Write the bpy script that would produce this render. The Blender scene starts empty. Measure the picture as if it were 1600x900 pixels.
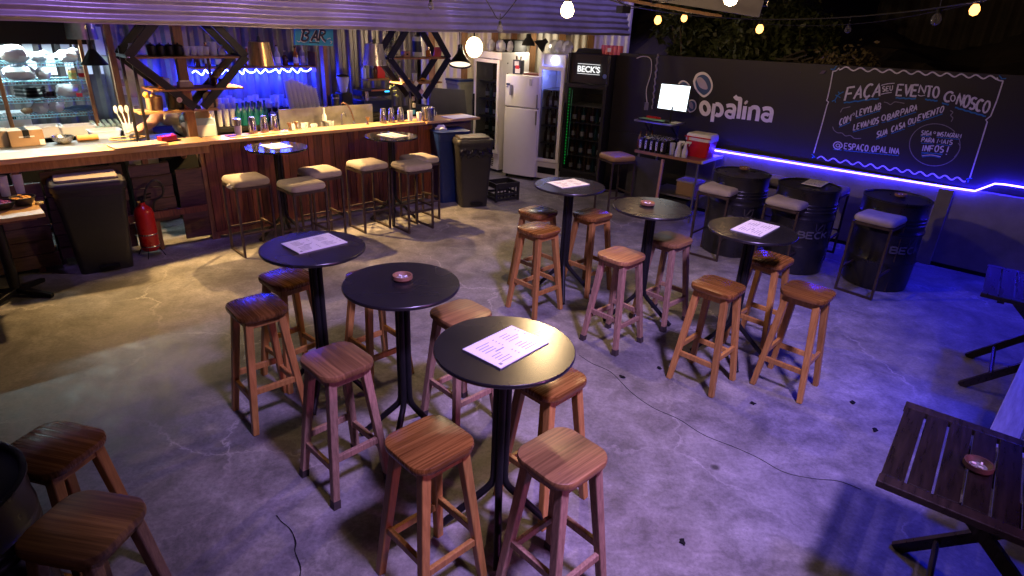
import bpy, bmesh, math, random
from mathutils import Vector, Matrix
random.seed(7)
R = math.radians
sc = bpy.context.scene
COL = sc.collection

# ------------------------------------------------------------------ camera
F_PX, PITCH, ROLL, CAM_H = 959.05, 0.41137, 0.04538, 2.292
c_, s_ = math.cos(PITCH), math.sin(PITCH)
FW = Vector((0, c_, -s_)); UP0 = Vector((0, s_, c_)); RT0 = Vector((1, 0, 0))
RT = RT0 * math.cos(ROLL) + UP0 * math.sin(ROLL)
UP = -RT0 * math.sin(ROLL) + UP0 * math.cos(ROLL)
CAM = Vector((0, 0, CAM_H))
cd = bpy.data.cameras.new('Camera'); cam = bpy.data.objects.new('Camera', cd); COL.objects.link(cam)
cd.sensor_width = 36; cd.lens = F_PX / 1600 * 36; cd.clip_start = 0.05; cd.clip_end = 300
cam.matrix_world = Matrix(((RT.x, UP.x, -FW.x, 0), (RT.y, UP.y, -FW.y, 0), (RT.z, UP.z, -FW.z, CAM_H), (0, 0, 0, 1)))
sc.camera = cam

# ------------------------------------------------------------------ world: a night sky
w = bpy.data.worlds.new('World'); sc.world = w; w.use_nodes = True
nt = w.node_tree; nt.nodes.clear()
sky = nt.nodes.new('ShaderNodeTexSky'); sky.sky_type = 'NISHITA'; sky.sun_disc = False
sky.sun_elevation = R(4); sky.sun_rotation = R(200)
tint = nt.nodes.new('ShaderNodeMix'); tint.data_type = 'RGBA'; tint.blend_type = 'MULTIPLY'; tint.inputs[0].default_value = 1
tint.inputs[7].default_value = (0.62, 0.40, 1.0, 1)
bg = nt.nodes.new('ShaderNodeBackground'); bg.inputs[1].default_value = 0.006
wo = nt.nodes.new('ShaderNodeOutputWorld')
nt.links.new(sky.outputs[0], tint.inputs[6]); nt.links.new(tint.outputs[2], bg.inputs[0]); nt.links.new(bg.outputs[0], wo.inputs[0])

sc.view_settings.view_transform = 'Standard'; sc.view_settings.look = 'None'
sc.view_settings.gamma = 1; sc.view_settings.use_curve_mapping = False
sc.view_settings.exposure = 0.0
sc.render.engine = 'CYCLES'
sc.cycles.use_denoising = True
sc.cycles.max_bounces = 6; sc.cycles.transparent_max_bounces = 12
sc.cycles.sample_clamp_indirect = 4.0
sc.cycles.caustics_reflective = False; sc.cycles.caustics_refractive = False

def lamp(kind, name, loc, power, color, radius=0.03, target=None, angle=60, blend=0.3):
    l = bpy.data.lights.new(name, kind); l.energy = power; l.color = color
    if hasattr(l, 'shadow_soft_size'): l.shadow_soft_size = radius
    o = bpy.data.objects.new(name, l); COL.objects.link(o); o.location = loc
    if kind == 'SPOT':
        l.spot_size = R(angle); l.spot_blend = blend
    if target is not None:
        o.rotation_euler = (Vector(target) - Vector(loc)).to_track_quat('-Z', 'Y').to_euler()
    return o
# the coloured stage floods of the terrace stand behind the viewer, above
PURPLE = lamp('SPOT', 'violet_flood', (1.6, 0.4, 5.2), 2600, (0.54, 0.36, 1.0), 0.28, (0.75, 3.5, 0), 62, 1.0)
PINK = lamp('SPOT', 'magenta_flood', (3.4, 0.2, 1.7), 125, (1.0, 0.24, 0.85), 0.12, (-0.3, 3.3, 0.9), 46, 0.6)
BLUE = lamp('SPOT', 'blue_flood', (4.1, 4.3, 4.6), 620, (0.004, 0.02, 1.0), 0.15, (3.9, 4.7, 0.0), 52, 0.6)
BLUE2 = lamp('SPOT', 'blue_flood', (3.6, 2.9, 3.2), 430, (0.01, 0.02, 1.0), 0.15, (2.75, 2.75, 0.4), 48, 0.7)

# ------------------------------------------------------------------ pixel -> place on a real plane
def ray(x, y): return FW + RT * ((x - 800) / F_PX) - UP * ((y - 450) / F_PX)
def pz(x, y, z):
    d = ray(x, y); t = (z - CAM_H) / d.z; return CAM + d * t
def pplane(x, y, P, n):
    d = ray(x, y); return CAM + d * ((P - CAM).dot(n) / d.dot(n))
BO = Vector((-4.297, 5.021, 0)); BU = Vector((math.cos(R(44.4)), math.sin(R(44.4)), 0)); BN = Vector((-BU.y, BU.x, 0)); BRZ = R(44.4)
def B(s, t, z): return BO + BU * s + BN * t + Vector((0, 0, z))
def pp(x, y, t):
    P = pplane(x, y, BO + BN * t, BN); return ((P - BO).dot(BU), P.z)
WO_ = Vector((4.551, 6.553, 0)); WU = Vector((0.768, -0.641, 0)).normalized(); WN = Vector((WU.y, -WU.x, 0)); WRZ = math.atan2(WU.y, WU.x)
def W(s, t, z): return WO_ + WU * s + WN * t + Vector((0, 0, z))      # t towards the yard
def pw(x, y, t=0):
    P = pplane(x, y, WO_ + WN * t, WN); return ((P - WO_).dot(WU), P.z)
def at_dist(x, y, d):                                               # point on a sight line at ground distance d
    r = ray(x, y); return CAM + r * (d / math.hypot(r.x, r.y))

# ------------------------------------------------------------------ object helpers
def thing(name, label, cat, loc=(0, 0, 0), rz=0, group=None):
    o = bpy.data.objects.new(name, None); COL.objects.link(o); o.empty_display_size = 0.1
    o.location = loc; o.rotation_euler = (0, 0, rz); o['label'] = label; o['category'] = cat
    if group: o['group'] = group
    return o
def tag(o, label=None, cat=None, group=None, kind=None):
    if label: o['label'] = label
    if cat: o['category'] = cat
    if group: o['group'] = group
    if kind: o['kind'] = kind
    return o
def copy_tree(o, parent=None):
    c = o.copy(); COL.objects.link(c)
    if parent: c.parent = parent
    for ch in list(o.children): copy_tree(ch, c)
    return c
def copied(o, loc, rz, label, group=None):
    c = copy_tree(o); c.location = loc; c.rotation_euler = (0, 0, rz); c['label'] = label
    if group: c['group'] = group
    return c

class MB:
    def __init__(s): s.v = []; s.f = []
    def add(s, vs, fs):
        n = len(s.v); s.v += [tuple(v) for v in vs]; s.f += [tuple(i + n for i in f) for f in fs]; return s
    def box(s, c, d, rz=0, M=None):
        x, y, z = d[0] / 2, d[1] / 2, d[2] / 2
        vs = [Vector((a * x, b * y, e * z)) for a in (-1, 1) for b in (-1, 1) for e in (-1, 1)]
        rot = Matrix.Rotation(rz, 3, 'Z') if M is None else M
        vs = [rot @ v + Vector(c) for v in vs]
        return s.add(vs, [(0, 1, 3, 2), (4, 6, 7, 5), (0, 4, 5, 1), (2, 3, 7, 6), (0, 2, 6, 4), (1, 5, 7, 3)])
    def bar(s, p0, p1, wd, ht=None, wd1=None, up=(0, 0, 1)):       # square bar from p0 to p1
        p0, p1 = Vector(p0), Vector(p1); ht = ht or wd; k = (wd1 or wd) / wd
        d = (p1 - p0).normalized(); u = Vector(up)
        if abs(d.dot(u)) > 0.98: u = Vector((1, 0, 0)) if abs(d.x) < .9 else Vector((0, 1, 0))
        a = d.cross(u).normalized(); b = a.cross(d).normalized()
        vs = [p0 + a * wd / 2 * i + b * ht / 2 * j for i, j in ((-1, -1), (1, -1), (1, 1), (-1, 1))]
        vs += [p1 + a * wd / 2 * i * k + b * ht / 2 * j * k for i, j in ((-1, -1), (1, -1), (1, 1), (-1, 1))]
        return s.add(vs, [(3, 2, 1, 0), (4, 5, 6, 7), (0, 1, 5, 4), (1, 2, 6, 5), (2, 3, 7, 6), (3, 0, 4, 7)])
    def tube(s, pts, r, n=8, r1=None, cap=True):
        pts = [Vector(p) for p in pts]; m = len(pts); vs = []; fs = []
        t0 = (pts[1] - pts[0]).normalized(); u = Vector((0, 0, 1)) if abs(t0.z) < .9 else Vector((1, 0, 0))
        a = t0.cross(u).normalized()
        for i, p in enumerate(pts):
            t = (pts[min(i + 1, m - 1)] - pts[max(i - 1, 0)]).normalized()
            a = (a - t * a.dot(t)).normalized(); b = t.cross(a)
            rr = r if r1 is None else r + (r1 - r) * i / (m - 1)
            if callable(rr): rr = rr(i)
            vs += [p + (a * math.cos(2 * math.pi * k / n) + b * math.sin(2 * math.pi * k / n)) * rr for k in range(n)]
        for i in range(m - 1):
            for k in range(n):
                fs.append((i * n + k, i * n + (k + 1) % n, (i + 1) * n + (k + 1) % n, (i + 1) * n + k))
        if cap: fs += [tuple(range(n - 1, -1, -1)), tuple((m - 1) * n + k for k in range(n))]
        return s.add(vs, fs)
    def lathe(s, prof, c=(0, 0, 0), n=24, cap=True):              # prof: (r, z) upward on the outside
        c = Vector(c); vs = []; fs = []; m = len(prof)
        for r, z in prof:
            vs += [c + Vector((r * math.cos(2 * math.pi * k / n), r * math.sin(2 * math.pi * k / n), z)) for k in range(n)]
        for i in range(m - 1):
            for k in range(n):
                fs.append((i * n + k, i * n + (k + 1) % n, (i + 1) * n + (k + 1) % n, (i + 1) * n + k))
        if cap: fs += [tuple(range(n - 1, -1, -1)), tuple((m - 1) * n + k for k in range(n))]
        return s.add(vs, fs)
    def prism(s, poly, z0, z1, M=None):
        n = len(poly); vs = [Vector((x, y, z0)) for x, y in poly] + [Vector((x, y, z1)) for x, y in poly]
        if M is not None: vs = [M @ v for v in vs]
        return s.add(vs, [tuple(range(n - 1, -1, -1)), tuple(range(n, 2 * n))] + [(i, (i + 1) % n, n + (i + 1) % n, n + i) for i in range(n)])
    def slab(s, sections):                                         # stacked polygons (same count), closed
        n = len(sections[0]); vs = [p for sec in sections for p in sec]; fs = [tuple(range(n - 1, -1, -1))]
        for i in range(len(sections) - 1):
            fs += [(i * n + k, i * n + (k + 1) % n, (i + 1) * n + (k + 1) % n, (i + 1) * n + k) for k in range(n)]
        fs.append(tuple((len(sections) - 1) * n + k for k in range(n)))
        return s.add(vs, fs)
    def blob(s, c, r, seed=0, rough=.15, n=10, m=7, flat=0):
        rnd = random.Random(seed); c = Vector(c); vs = []; fs = []
        ph = [rnd.uniform(0, 6.28) for _ in range(6)]
        for i in range(m + 1):
            th = math.pi * i / m
            for k in range(n):
                a = 2 * math.pi * k / n
                q = 1 + rough * (math.sin(3 * a + ph[0] + 2 * th) * .5 + math.sin(5 * a + ph[1] - 3 * th) * .5 + rnd.uniform(-.5, .5) * .8) * math.sin(th)
                vs.append(c + Vector((r[0] * q * math.sin(th) * math.cos(a), r[1] * q * math.sin(th) * math.sin(a), r[2] * q * -math.cos(th))))
        for i in range(m):
            for k in range(n): fs.append((i * n + k, i * n + (k + 1) % n, (i + 1) * n + (k + 1) % n, (i + 1) * n + k))
        return s.add(vs, fs)
    def build(s, name, mat=None, parent=None, smooth=False, bevel=0, loc=None, rz=None):
        me = bpy.data.meshes.new(name); me.from_pydata([tuple(v) for v in s.v], [], s.f); me.validate()
        bm = bmesh.new(); bm.from_mesh(me); bmesh.ops.remove_doubles(bm, verts=bm.verts, dist=1e-5)
        bmesh.ops.recalc_face_normals(bm, faces=bm.faces)
        bm.to_mesh(me); bm.free()
        o = bpy.data.objects.new(name, me); COL.objects.link(o)
        if mat: me.materials.append(mat)
        if parent: o.parent = parent
        if loc is not None: o.location = loc
        if rz is not None: o.rotation_euler = (0, 0, rz)
        if smooth:
            for p in me.polygons: p.use_smooth = True
            try: me.set_sharp_from_angle(angle=R(38))
            except Exception: pass
        if bevel:
            b = o.modifiers.new('bevel', 'BEVEL'); b.width = bevel; b.segments = 2; b.limit_method = 'ANGLE'; b.angle_limit = R(40)
        return o
def rrect(w, d, r, n=5):
    pts = []
    for cx, cy, a0 in ((w / 2 - r, d / 2 - r, 0), (-w / 2 + r, d / 2 - r, 90), (-w / 2 + r, -d / 2 + r, 180), (w / 2 - r, -d / 2 + r, 270)):
        for i in range(n + 1):
            a = R(a0 + 90 * i / n); pts.append((cx + r * math.cos(a), cy + r * math.sin(a)))
    return pts

# ------------------------------------------------------------------ materials (all procedural)
def M(name, c1, c2=None, scale=6, rough=.5, metal=0, bump=0, stretch=(1, 1, 1), rvar=.12, spec=None, vary=0, detail=6, emit=None, estr=0, coat=0, planks=0):
    m = bpy.data.materials.new(name); m.use_nodes = True; n = m.node_tree; n.nodes.clear()
    out = n.nodes.new('ShaderNodeOutputMaterial'); p = n.nodes.new('ShaderNodeBsdfPrincipled'); n.links.new(p.outputs[0], out.inputs[0])
    c2 = c2 or tuple(x * .72 for x in c1)
    tc = n.nodes.new('ShaderNodeTexCoord'); mp = n.nodes.new('ShaderNodeMapping'); mp.inputs['Scale'].default_value = stretch
    oi = n.nodes.new('ShaderNodeObjectInfo'); ad = n.nodes.new('ShaderNodeVectorMath'); ad.operation = 'ADD'
    ml = n.nodes.new('ShaderNodeMath'); ml.operation = 'MULTIPLY'; ml.inputs[1].default_value = 37
    n.links.new(oi.outputs['Random'], ml.inputs[0]); n.links.new(tc.outputs['Object'], ad.inputs[0]); n.links.new(ml.outputs[0], ad.inputs[1])
    n.links.new(ad.outputs[0], mp.inputs[0])
    nz = n.nodes.new('ShaderNodeTexNoise'); nz.inputs['Scale'].default_value = scale; nz.inputs['Detail'].default_value = detail; nz.inputs['Roughness'].default_value = .62
    n.links.new(mp.outputs[0], nz.inputs[0])
    cr = n.nodes.new('ShaderNodeValToRGB'); cr.color_ramp.elements[0].position = .32; cr.color_ramp.elements[1].position = .68
    cr.color_ramp.elements[0].color = (*c2, 1); cr.color_ramp.elements[1].color = (*c1, 1)
    n.links.new(nz.outputs[0], cr.inputs[0]); col = cr.outputs[0]
    if vary:
        hs = n.nodes.new('ShaderNodeHueSaturation'); mr = n.nodes.new('ShaderNodeMapRange')
        mr.inputs['To Min'].default_value = 1 - vary; mr.inputs['To Max'].default_value = 1 + vary
        n.links.new(oi.outputs['Random'], mr.inputs[0]); n.links.new(mr.outputs[0], hs.inputs['Value']); n.links.new(col, hs.inputs['Color']); col = hs.outputs[0]
    if planks:
        sx_ = n.nodes.new('ShaderNodeSeparateXYZ'); n.links.new(tc.outputs['Object'], sx_.inputs[0])
        m1 = n.nodes.new('ShaderNodeMath'); m1.operation = 'MULTIPLY_ADD'; m1.inputs[1].default_value = planks; m1.inputs[2].default_value = .5; n.links.new(sx_.outputs[1], m1.inputs[0])
        m2 = n.nodes.new('ShaderNodeMath'); m2.operation = 'FLOOR'; n.links.new(m1.outputs[0], m2.inputs[0])
        m3 = n.nodes.new('ShaderNodeMath'); m3.operation = 'ADD'; n.links.new(m2.outputs[0], m3.inputs[0]); n.links.new(ml.outputs[0], m3.inputs[1])
        wn = n.nodes.new('ShaderNodeTexWhiteNoise'); wn.noise_dimensions = '1D'; n.links.new(m3.outputs[0], wn.inputs['W'])
        m4 = n.nodes.new('ShaderNodeMapRange'); m4.inputs['To Min'].default_value = .62; m4.inputs['To Max'].default_value = 1.3; n.links.new(wn.outputs['Value'], m4.inputs[0])
        h2 = n.nodes.new('ShaderNodeHueSaturation'); n.links.new(m4.outputs[0], h2.inputs['Value']); n.links.new(col, h2.inputs['Color']); col = h2.outputs[0]
    n.links.new(col, p.inputs['Base Color'])
    rr = n.nodes.new('ShaderNodeMapRange'); rr.inputs['To Min'].default_value = max(.03, rough - rvar); rr.inputs['To Max'].default_value = min(1, rough + rvar)
    n.links.new(nz.outputs[0], rr.inputs[0]); n.links.new(rr.outputs[0], p.inputs['Roughness'])
    p.inputs['Metallic'].default_value = metal
    if coat: p.inputs['Coat Weight'].default_value = coat; p.inputs['Coat Roughness'].default_value = .3
    if spec is not None: p.inputs['Specular IOR Level'].default_value = spec
    if bump:
        b = n.nodes.new('ShaderNodeBump'); b.inputs['Strength'].default_value = bump; b.inputs['Distance'].default_value = .01
        n.links.new(nz.outputs[0], b.inputs['Height']); n.links.new(b.outputs[0], p.inputs['Normal'])
    if emit: p.inputs['Emission Color'].default_value = (*emit, 1); p.inputs['Emission Strength'].default_value = estr
    return m
def GLASS(name, col=(1, 1, 1), clear=.72, rough=.05, body=.8):
    m = bpy.data.materials.new(name); m.use_nodes = True; n = m.node_tree; n.nodes.clear()
    out = n.nodes.new('ShaderNodeOutputMaterial'); mx = n.nodes.new('ShaderNodeMixShader'); tr = n.nodes.new('ShaderNodeBsdfTransparent')
    gl = n.nodes.new('ShaderNodeBsdfPrincipled'); gl.inputs['Base Color'].default_value = (*[c * body for c in col], 1); gl.inputs['Roughness'].default_value = rough
    lw = n.nodes.new('ShaderNodeLayerWeight'); lw.inputs[0].default_value = .35
    mr = n.nodes.new('ShaderNodeMapRange'); mr.inputs['To Min'].default_value = 1 - clear; mr.inputs['To Max'].default_value = 1.0
    tr.inputs[0].default_value = (*col, 1)
    n.links.new(lw.outputs['Facing'], mr.inputs[0]); n.links.new(mr.outputs[0], mx.inputs[0])
    n.links.new(tr.outputs[0], mx.inputs[1]); n.links.new(gl.outputs[0], mx.inputs[2]); n.links.new(mx.outputs[0], out.inputs[0])
    return m
def EMIT(name, col, strength):
    m = bpy.data.materials.new(name); m.use_nodes = True; n = m.node_tree; n.nodes.clear()
    out = n.nodes.new('ShaderNodeOutputMaterial'); e = n.nodes.new('ShaderNodeEmission'); e.inputs[0].default_value = (*col, 1); e.inputs[1].default_value = strength
    n.links.new(e.outputs[0], out.inputs[0]); return m

def concrete():
    m = bpy.data.materials.new('concrete_floor'); m.use_nodes = True; n = m.node_tree; n.nodes.clear(); L = n.links.new
    out = n.nodes.new('ShaderNodeOutputMaterial'); p = n.nodes.new('ShaderNodeBsdfPrincipled'); L(p.outputs[0], out.inputs[0])
    tc = n.nodes.new('ShaderNodeTexCoord')
    def noise(scale, detail, rough=.6, dist=0, vec=None):
        z = n.nodes.new('ShaderNodeTexNoise'); z.inputs['Scale'].default_value = scale; z.inputs['Detail'].default_value = detail
        z.inputs['Roughness'].default_value = rough; z.inputs['Distortion'].default_value = dist; L(vec or tc.outputs['Object'], z.inputs[0]); return z
    def ramp(src, a, b, ca, cb):
        r = n.nodes.new('ShaderNodeValToRGB'); r.color_ramp.elements[0].position = a; r.color_ramp.elements[1].position = b
        r.color_ramp.elements[0].color = (*ca, 1); r.color_ramp.elements[1].color = (*cb, 1); L(src, r.inputs[0]); return r.outputs[0]
    def mix(mode, fac, a, b):
        x = n.nodes.new('ShaderNodeMix'); x.data_type = 'RGBA'; x.blend_type = mode
        if isinstance(fac, float): x.inputs[0].default_value = fac
        else: L(fac, x.inputs[0])
        for i, s in ((6, a), (7, b)):
            if isinstance(s, tuple): x.inputs[i].default_value = (*s, 1)
            else: L(s, x.inputs[i])
        return x.outputs[2]
    g = (0, 0, 0); o = (1, 1, 1)
    big = noise(.55, 5, .6, .6); mid = noise(2.6, 10, .7, .5); fine = noise(46, 8, .75); tro = noise(7.5, 12, .72, .5)
    base = ramp(mid.outputs[0], .34, .68, (.155, .149, .145), (.385, .372, .362))
    base = mix('MULTIPLY', .7, base, ramp(big.outputs[0], .35, .65, (.55, .54, .53), o))
    base = mix('OVERLAY', .45, base, ramp(tro.outputs[0], .36, .66, (.22, .22, .22), (.78, .78, .78)))
    base = mix('MULTIPLY', .6, base, ramp(fine.outputs[0], .34, .58, (.4, .4, .4), o))
    # dark round drips and dirt spots
    vo = n.nodes.new('ShaderNodeTexVoronoi'); vo.inputs['Scale'].default_value = 2.2; L(tc.outputs['Object'], vo.inputs[0])
    spot = ramp(vo.outputs['Distance'], .035, .075, o, g)
    spm = ramp(noise(1.1, 2).outputs[0], .48, .6, g, o)
    base = mix('MIX', mix('MULTIPLY', 1.0, spot, spm), base, (.05, .048, .046))
    # pale hairline cracks: cell borders, warped, in patches
    warp = mix('ADD', .6, tc.outputs['Object'], noise(1.6, 6, .65).outputs[1])
    vc = n.nodes.new('ShaderNodeTexVoronoi'); vc.feature = 'DISTANCE_TO_EDGE'; vc.inputs['Scale'].default_value = .55; L(warp, vc.inputs[0])
    crack = ramp(vc.outputs['Distance'], .0012, .0055, o, g)
    cm = ramp(noise(.7, 3, .6).outputs[0], .46, .56, g, o)
    base = mix('MIX', mix('MULTIPLY', .75, crack, cm), base, (.40, .385, .37))
    L(base, p.inputs['Base Color'])
    rr = n.nodes.new('ShaderNodeMapRange'); rr.inputs['From Min'].default_value = .3; rr.inputs['From Max'].default_value = .7
    rr.inputs['To Min'].default_value = .42; rr.inputs['To Max'].default_value = .72; L(tro.outputs[0], rr.inputs[0]); L(rr.outputs[0], p.inputs['Roughness'])
    bp = n.nodes.new('ShaderNodeBump'); bp.inputs['Strength'].default_value = .16; bp.inputs['Distance'].default_value = .006
    ma = n.nodes.new('ShaderNodeMath'); ma.operation = 'ADD'; L(tro.outputs[0], ma.inputs[0]); L(fine.outputs[0], ma.inputs[1]); L(ma.outputs[0], bp.inputs['Height'])
    L(bp.outputs[0], p.inputs['Normal']); return m

FLOOR = concrete()
SEATW = M('walnut_seat', (.27, .118, .024), (.08, .030, .006), 5, .27, stretch=(.5, 20, 6), vary=.25, bump=.03, planks=11)
SEATW2 = M('worn_seat', (.34, .18, .06), (.12, .056, .018), 5, .42, stretch=(.5, 18, 6), vary=.2, bump=.05, planks=11)
LEGW = M('oiled_leg_wood', (.50, .255, .062), (.31, .14, .03), 9, .42, stretch=(9, 9, .6), vary=.22, bump=.04)
LEGW2 = M('weathered_leg_wood', (.41, .25, .155), (.21, .12, .072), 14, .6, stretch=(6, 6, 1), vary=.12, bump=.1)
TBLACK = M('black_laminate', (.014, .013, .015), (.009, .009, .010), 3.0, .27, rvar=.05, spec=.8, detail=2)
TGLOSS = M('glossy_black_laminate', (.014, .013, .015), (.010, .010, .011), 60, .10, rvar=.03, spec=.8)
BLACKM = M('black_steel', (.010, .010, .011), None, 20, .45, bump=.02, spec=.3)
RUSTM = M('brown_steel', (.105, .075, .062), (.05, .036, .032), 14, .42, metal=.55, bump=.04)
CUSH = M('greige_velvet', (.40, .355, .305), (.31, .275, .235), 9, .9, bump=.06, rvar=.05)
PAPER = M('laminated_paper', (.86, .86, .85), (.82, .82, .82), 4, .3, rvar=.05)
INK = M('print_ink', (.28, .28, .29), None, 5, .5)
STEEL = M('brushed_steel', (.62, .61, .60), (.5, .5, .5), 8, .26, metal=1, stretch=(30, 30, 1), rvar=.1)
STEELD = M('worn_steel', (.40, .39, .37), (.28, .27, .26), 10, .36, metal=.9, rvar=.14)
GOLD = M('gold_foil', (.95, .72, .36), (.42, .27, .10), 4, .3, metal=.85, stretch=(7, 7, .15), rvar=.12, bump=.12)  # upright dark streaks put the foil's reflections into the colour
SILVER = M('silver_foil', (.80, .78, .76), (.40, .38, .40), 4, .3, metal=.85, stretch=(7, 7, .15), rvar=.12, bump=.12)
PLANK = M('red_brown_planks', (.22, .062, .025), (.07, .02, .010), 6, .5, stretch=(9, 9, .8), bump=.12, vary=.4)
PALLET = M('dark_pallet_wood', (.12, .065, .042), (.05, .028, .02), 7, .7, stretch=(1, 8, 8), bump=.15, vary=.3)
TOPW = M('pine_counter', (.56, .36, .15), (.40, .235, .085), 6, .38, stretch=(1, 9, 9), bump=.06)
SHELFW = M('shelf_wood', (.36, .175, .07), (.22, .10, .038), 6, .55, stretch=(1, 8, 8), bump=.06)
POSTW = M('post_wood', (.33, .165, .07), (.17, .08, .032), 6, .6, stretch=(8, 8, 1), bump=.1, vary=.2)
BINB = M('black_bin_plastic', (.022, .022, .024), None, 30, .4, bump=.02)
BINL = M('worn_bin_lid', (.24, .20, .16), (.13, .11, .09), 9, .45, stretch=(1, 5, 1), bump=.05)
BINBLUE = M('blue_bin_plastic', (.006, .022, .13), None, 20, .4)
WHITEP = M('fridge_white', (.80, .78, .79), (.74, .72, .73), 3, .3, rvar=.05)
FBLACK = M('fridge_black', (.017, .016, .018), (.013, .013, .014), 5, .32, rvar=.05)
DARK = M('dark_interior', (.010, .010, .011), None, 5, .8, spec=.15)
DRUMP = M('drum_black_paint', (.02, .02, .023), (.012, .012, .014), 6, .3, rvar=.12, bump=.05)
WHPAINT = M('white_lettering', (.80, .78, .80), (.70, .68, .70), 30, .7)
CHALK = M('chalk_white', (.74, .73, .76), (.52, .51, .54), 60, .9, detail=2)
CHALKB = M('chalk_blue', (.03, .22, .52), (.02, .14, .36), 60, .9)
CHALKG = M('chalk_grey', (.26, .24, .26), (.16, .15, .16), 60, .9)
BLWALL = M('black_wall_paint', (.013, .010, .012), (.008, .0065, .0075), 3, .6, bump=.03)
LOWALL = M('bare_render', (.30, .285, .275), (.17, .16, .155), 2.2, .8, bump=.15, detail=10)
CORR = M('painted_corrugated', (.56, .53, .52), (.36, .33, .32), 2.2, .36, metal=.5, rvar=.12, detail=10)
CORRD = M('corrugated_bar_wall', (.19, .17, .165), (.11, .10, .095), 3, .42, metal=.5, rvar=.1)
BEAMM = M('grey_beam_paint', (.24, .23, .25), (.17, .16, .18), 4, .6)
CORRW = M('pale_sheet', (.80, .77, .70), (.7, .66, .58), 3, .5)
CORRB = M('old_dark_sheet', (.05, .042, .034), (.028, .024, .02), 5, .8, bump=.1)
REDP = M('red_paint', (.52, .018, .014), (.44, .014, .012), 4, .28)
REDPL = M('red_plastic', (.62, .012, .03), None, 5, .35)
PLW = M('white_plastic', (.80, .80, .80), (.74, .74, .75), 4, .4)
CARD = M('cardboard', (.36, .23, .135), (.29, .18, .10), 6, .85)
BAGW = M('plastic_bag', (.82, .82, .82), (.62, .64, .66), 7, .35, bump=.4)
BAGB = M('blue_bag', (.12, .26, .42), (.08, .18, .32), 7, .35, bump=.4)
LEAF = M('leaf', (.065, .085, .03), (.03, .042, .015), 8, .5, vary=.4)
LEAFP = M('ivy_leaf', (.30, .38, .14), (.17, .23, .08), 8, .5)
BARK = M('bark', (.10, .075, .055), None, 8, .9, bump=.2)
SOIL = M('soil', (.055, .042, .032), (.03, .024, .018), 3, .95, bump=.3)
WIRE = M('black_cable', (.02, .02, .02), None, 6, .5)
WIREW = M('white_cable', (.62, .58, .56), None, 6, .5)
CLAY = M('ashtray_wood', (.30, .15, .075), (.15, .07, .035), 30, .6)
ASH = M('ash', (.36, .34, .32), (.18, .17, .16), 60, .95)
SLATW = M('dark_slat_wood', (.026, .018, .015), (.009, .007, .0065), 6, .3, stretch=(9, 1, 6), bump=.14, vary=.3)
BENCHW = M('grey_bench_wood', (.40, .38, .37), (.24, .23, .225), 6, .6, stretch=(1, 9, 6), bump=.1)
SHIRT = M('white_shirt_cloth', (.62, .58, .54), (.48, .45, .42), 9, .9, bump=.1)
SKIN = M('skin', (.50, .28, .19), (.42, .22, .145), 8, .55)
HAIR = M('dark_hair', (.018, .014, .012), None, 40, .5, bump=.2)
CLOTH = M('beige_cloth', (.46, .31, .14), (.32, .20, .085), 7, .9, bump=.3)
CRISP = M('corn_chips', (.78, .38, .05), (.6, .25, .02), 12, .7, bump=.2)
PINKP = M('pink_pack', (.72, .16, .22), (.55, .09, .14), 9, .4)
BLUEP = M('sign_blue', (.02, .36, .66), (.015, .27, .54), 5, .55)
NAVY = M('sign_navy', (.006, .012, .05), None, 5, .5)
TEALB = M('teal_bottle', (.008, .10, .12), (.006, .07, .085), 5, .18)
BROWNB = M('brown_bottle', (.10, .035, .012), (.05, .018, .008), 5, .12)
AMBER = M('amber_liquor', (.42, .15, .03), (.3, .09, .015), 5, .12)
COPPER = M('copper_tube', (.75, .42, .28), None, 6, .25, metal=1)
GLS = GLASS('clear_glass', clear=.55); CUPG = GLASS('stacked_cup_plastic', (.95, .97, 1), .3, .15); GLSP = GLASS('plastic_glass', (.93, .95, 1), .6, .12); PANE = GLASS('fridge_pane', (.8, .82, .84), .9, .04, .01)
BULBG = GLASS('bulb_glass', (.9, .9, .95), .85, .04, .2)
WARM = EMIT('bulb_glow', (1, .42, .10), 5); WARMBIG = EMIT('lamp_glow', (1, .68, .34), 28)
LEDB = EMIT('led_blue', (.024, .014, 1.0), 135); LEDB2 = EMIT('led_bar_blue', (.030, .045, 1.0), 150); GREENL = EMIT('led_green', (.02, 1, .12), .5)
SCREEN = EMIT('screen_glow', (.80, .92, 1.0), 3); SIGNL = EMIT('sign_white_glow', (1, 1, 1), 1.1); TUBEL = EMIT('cool_tube_glow', (.78, .95, 1.0), 6)

# ================================================================== SETTING
mb = MB(); mb.add([(-14, -6, 0), (14, -6, 0), (14, 24, 0), (-14, 24, 0)], [(0, 1, 2, 3)])
fl = mb.build('floor', FLOOR); tag(fl, kind='structure')
# hillside behind the black wall
mb = MB(); g0 = len(mb.v); NX, NY = 40, 14
rnd = random.Random(3)
vs = [W(-7 + 18 * i / NX, -.25 - 9 * j / NY, 1.35 + .38 * j * .55 + .22 * math.sin(i * .9 + j) * (j > 0) + rnd.uniform(-.06, .06)) for j in range(NY + 1) for i in range(NX + 1)]
mb.add(vs, [(j * (NX + 1) + i, j * (NX + 1) + i + 1, (j + 1) * (NX + 1) + i + 1, (j + 1) * (NX + 1) + i) for j in range(NY) for i in range(NX)])
tag(mb.build('hillside', SOIL), kind='structure')

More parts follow.
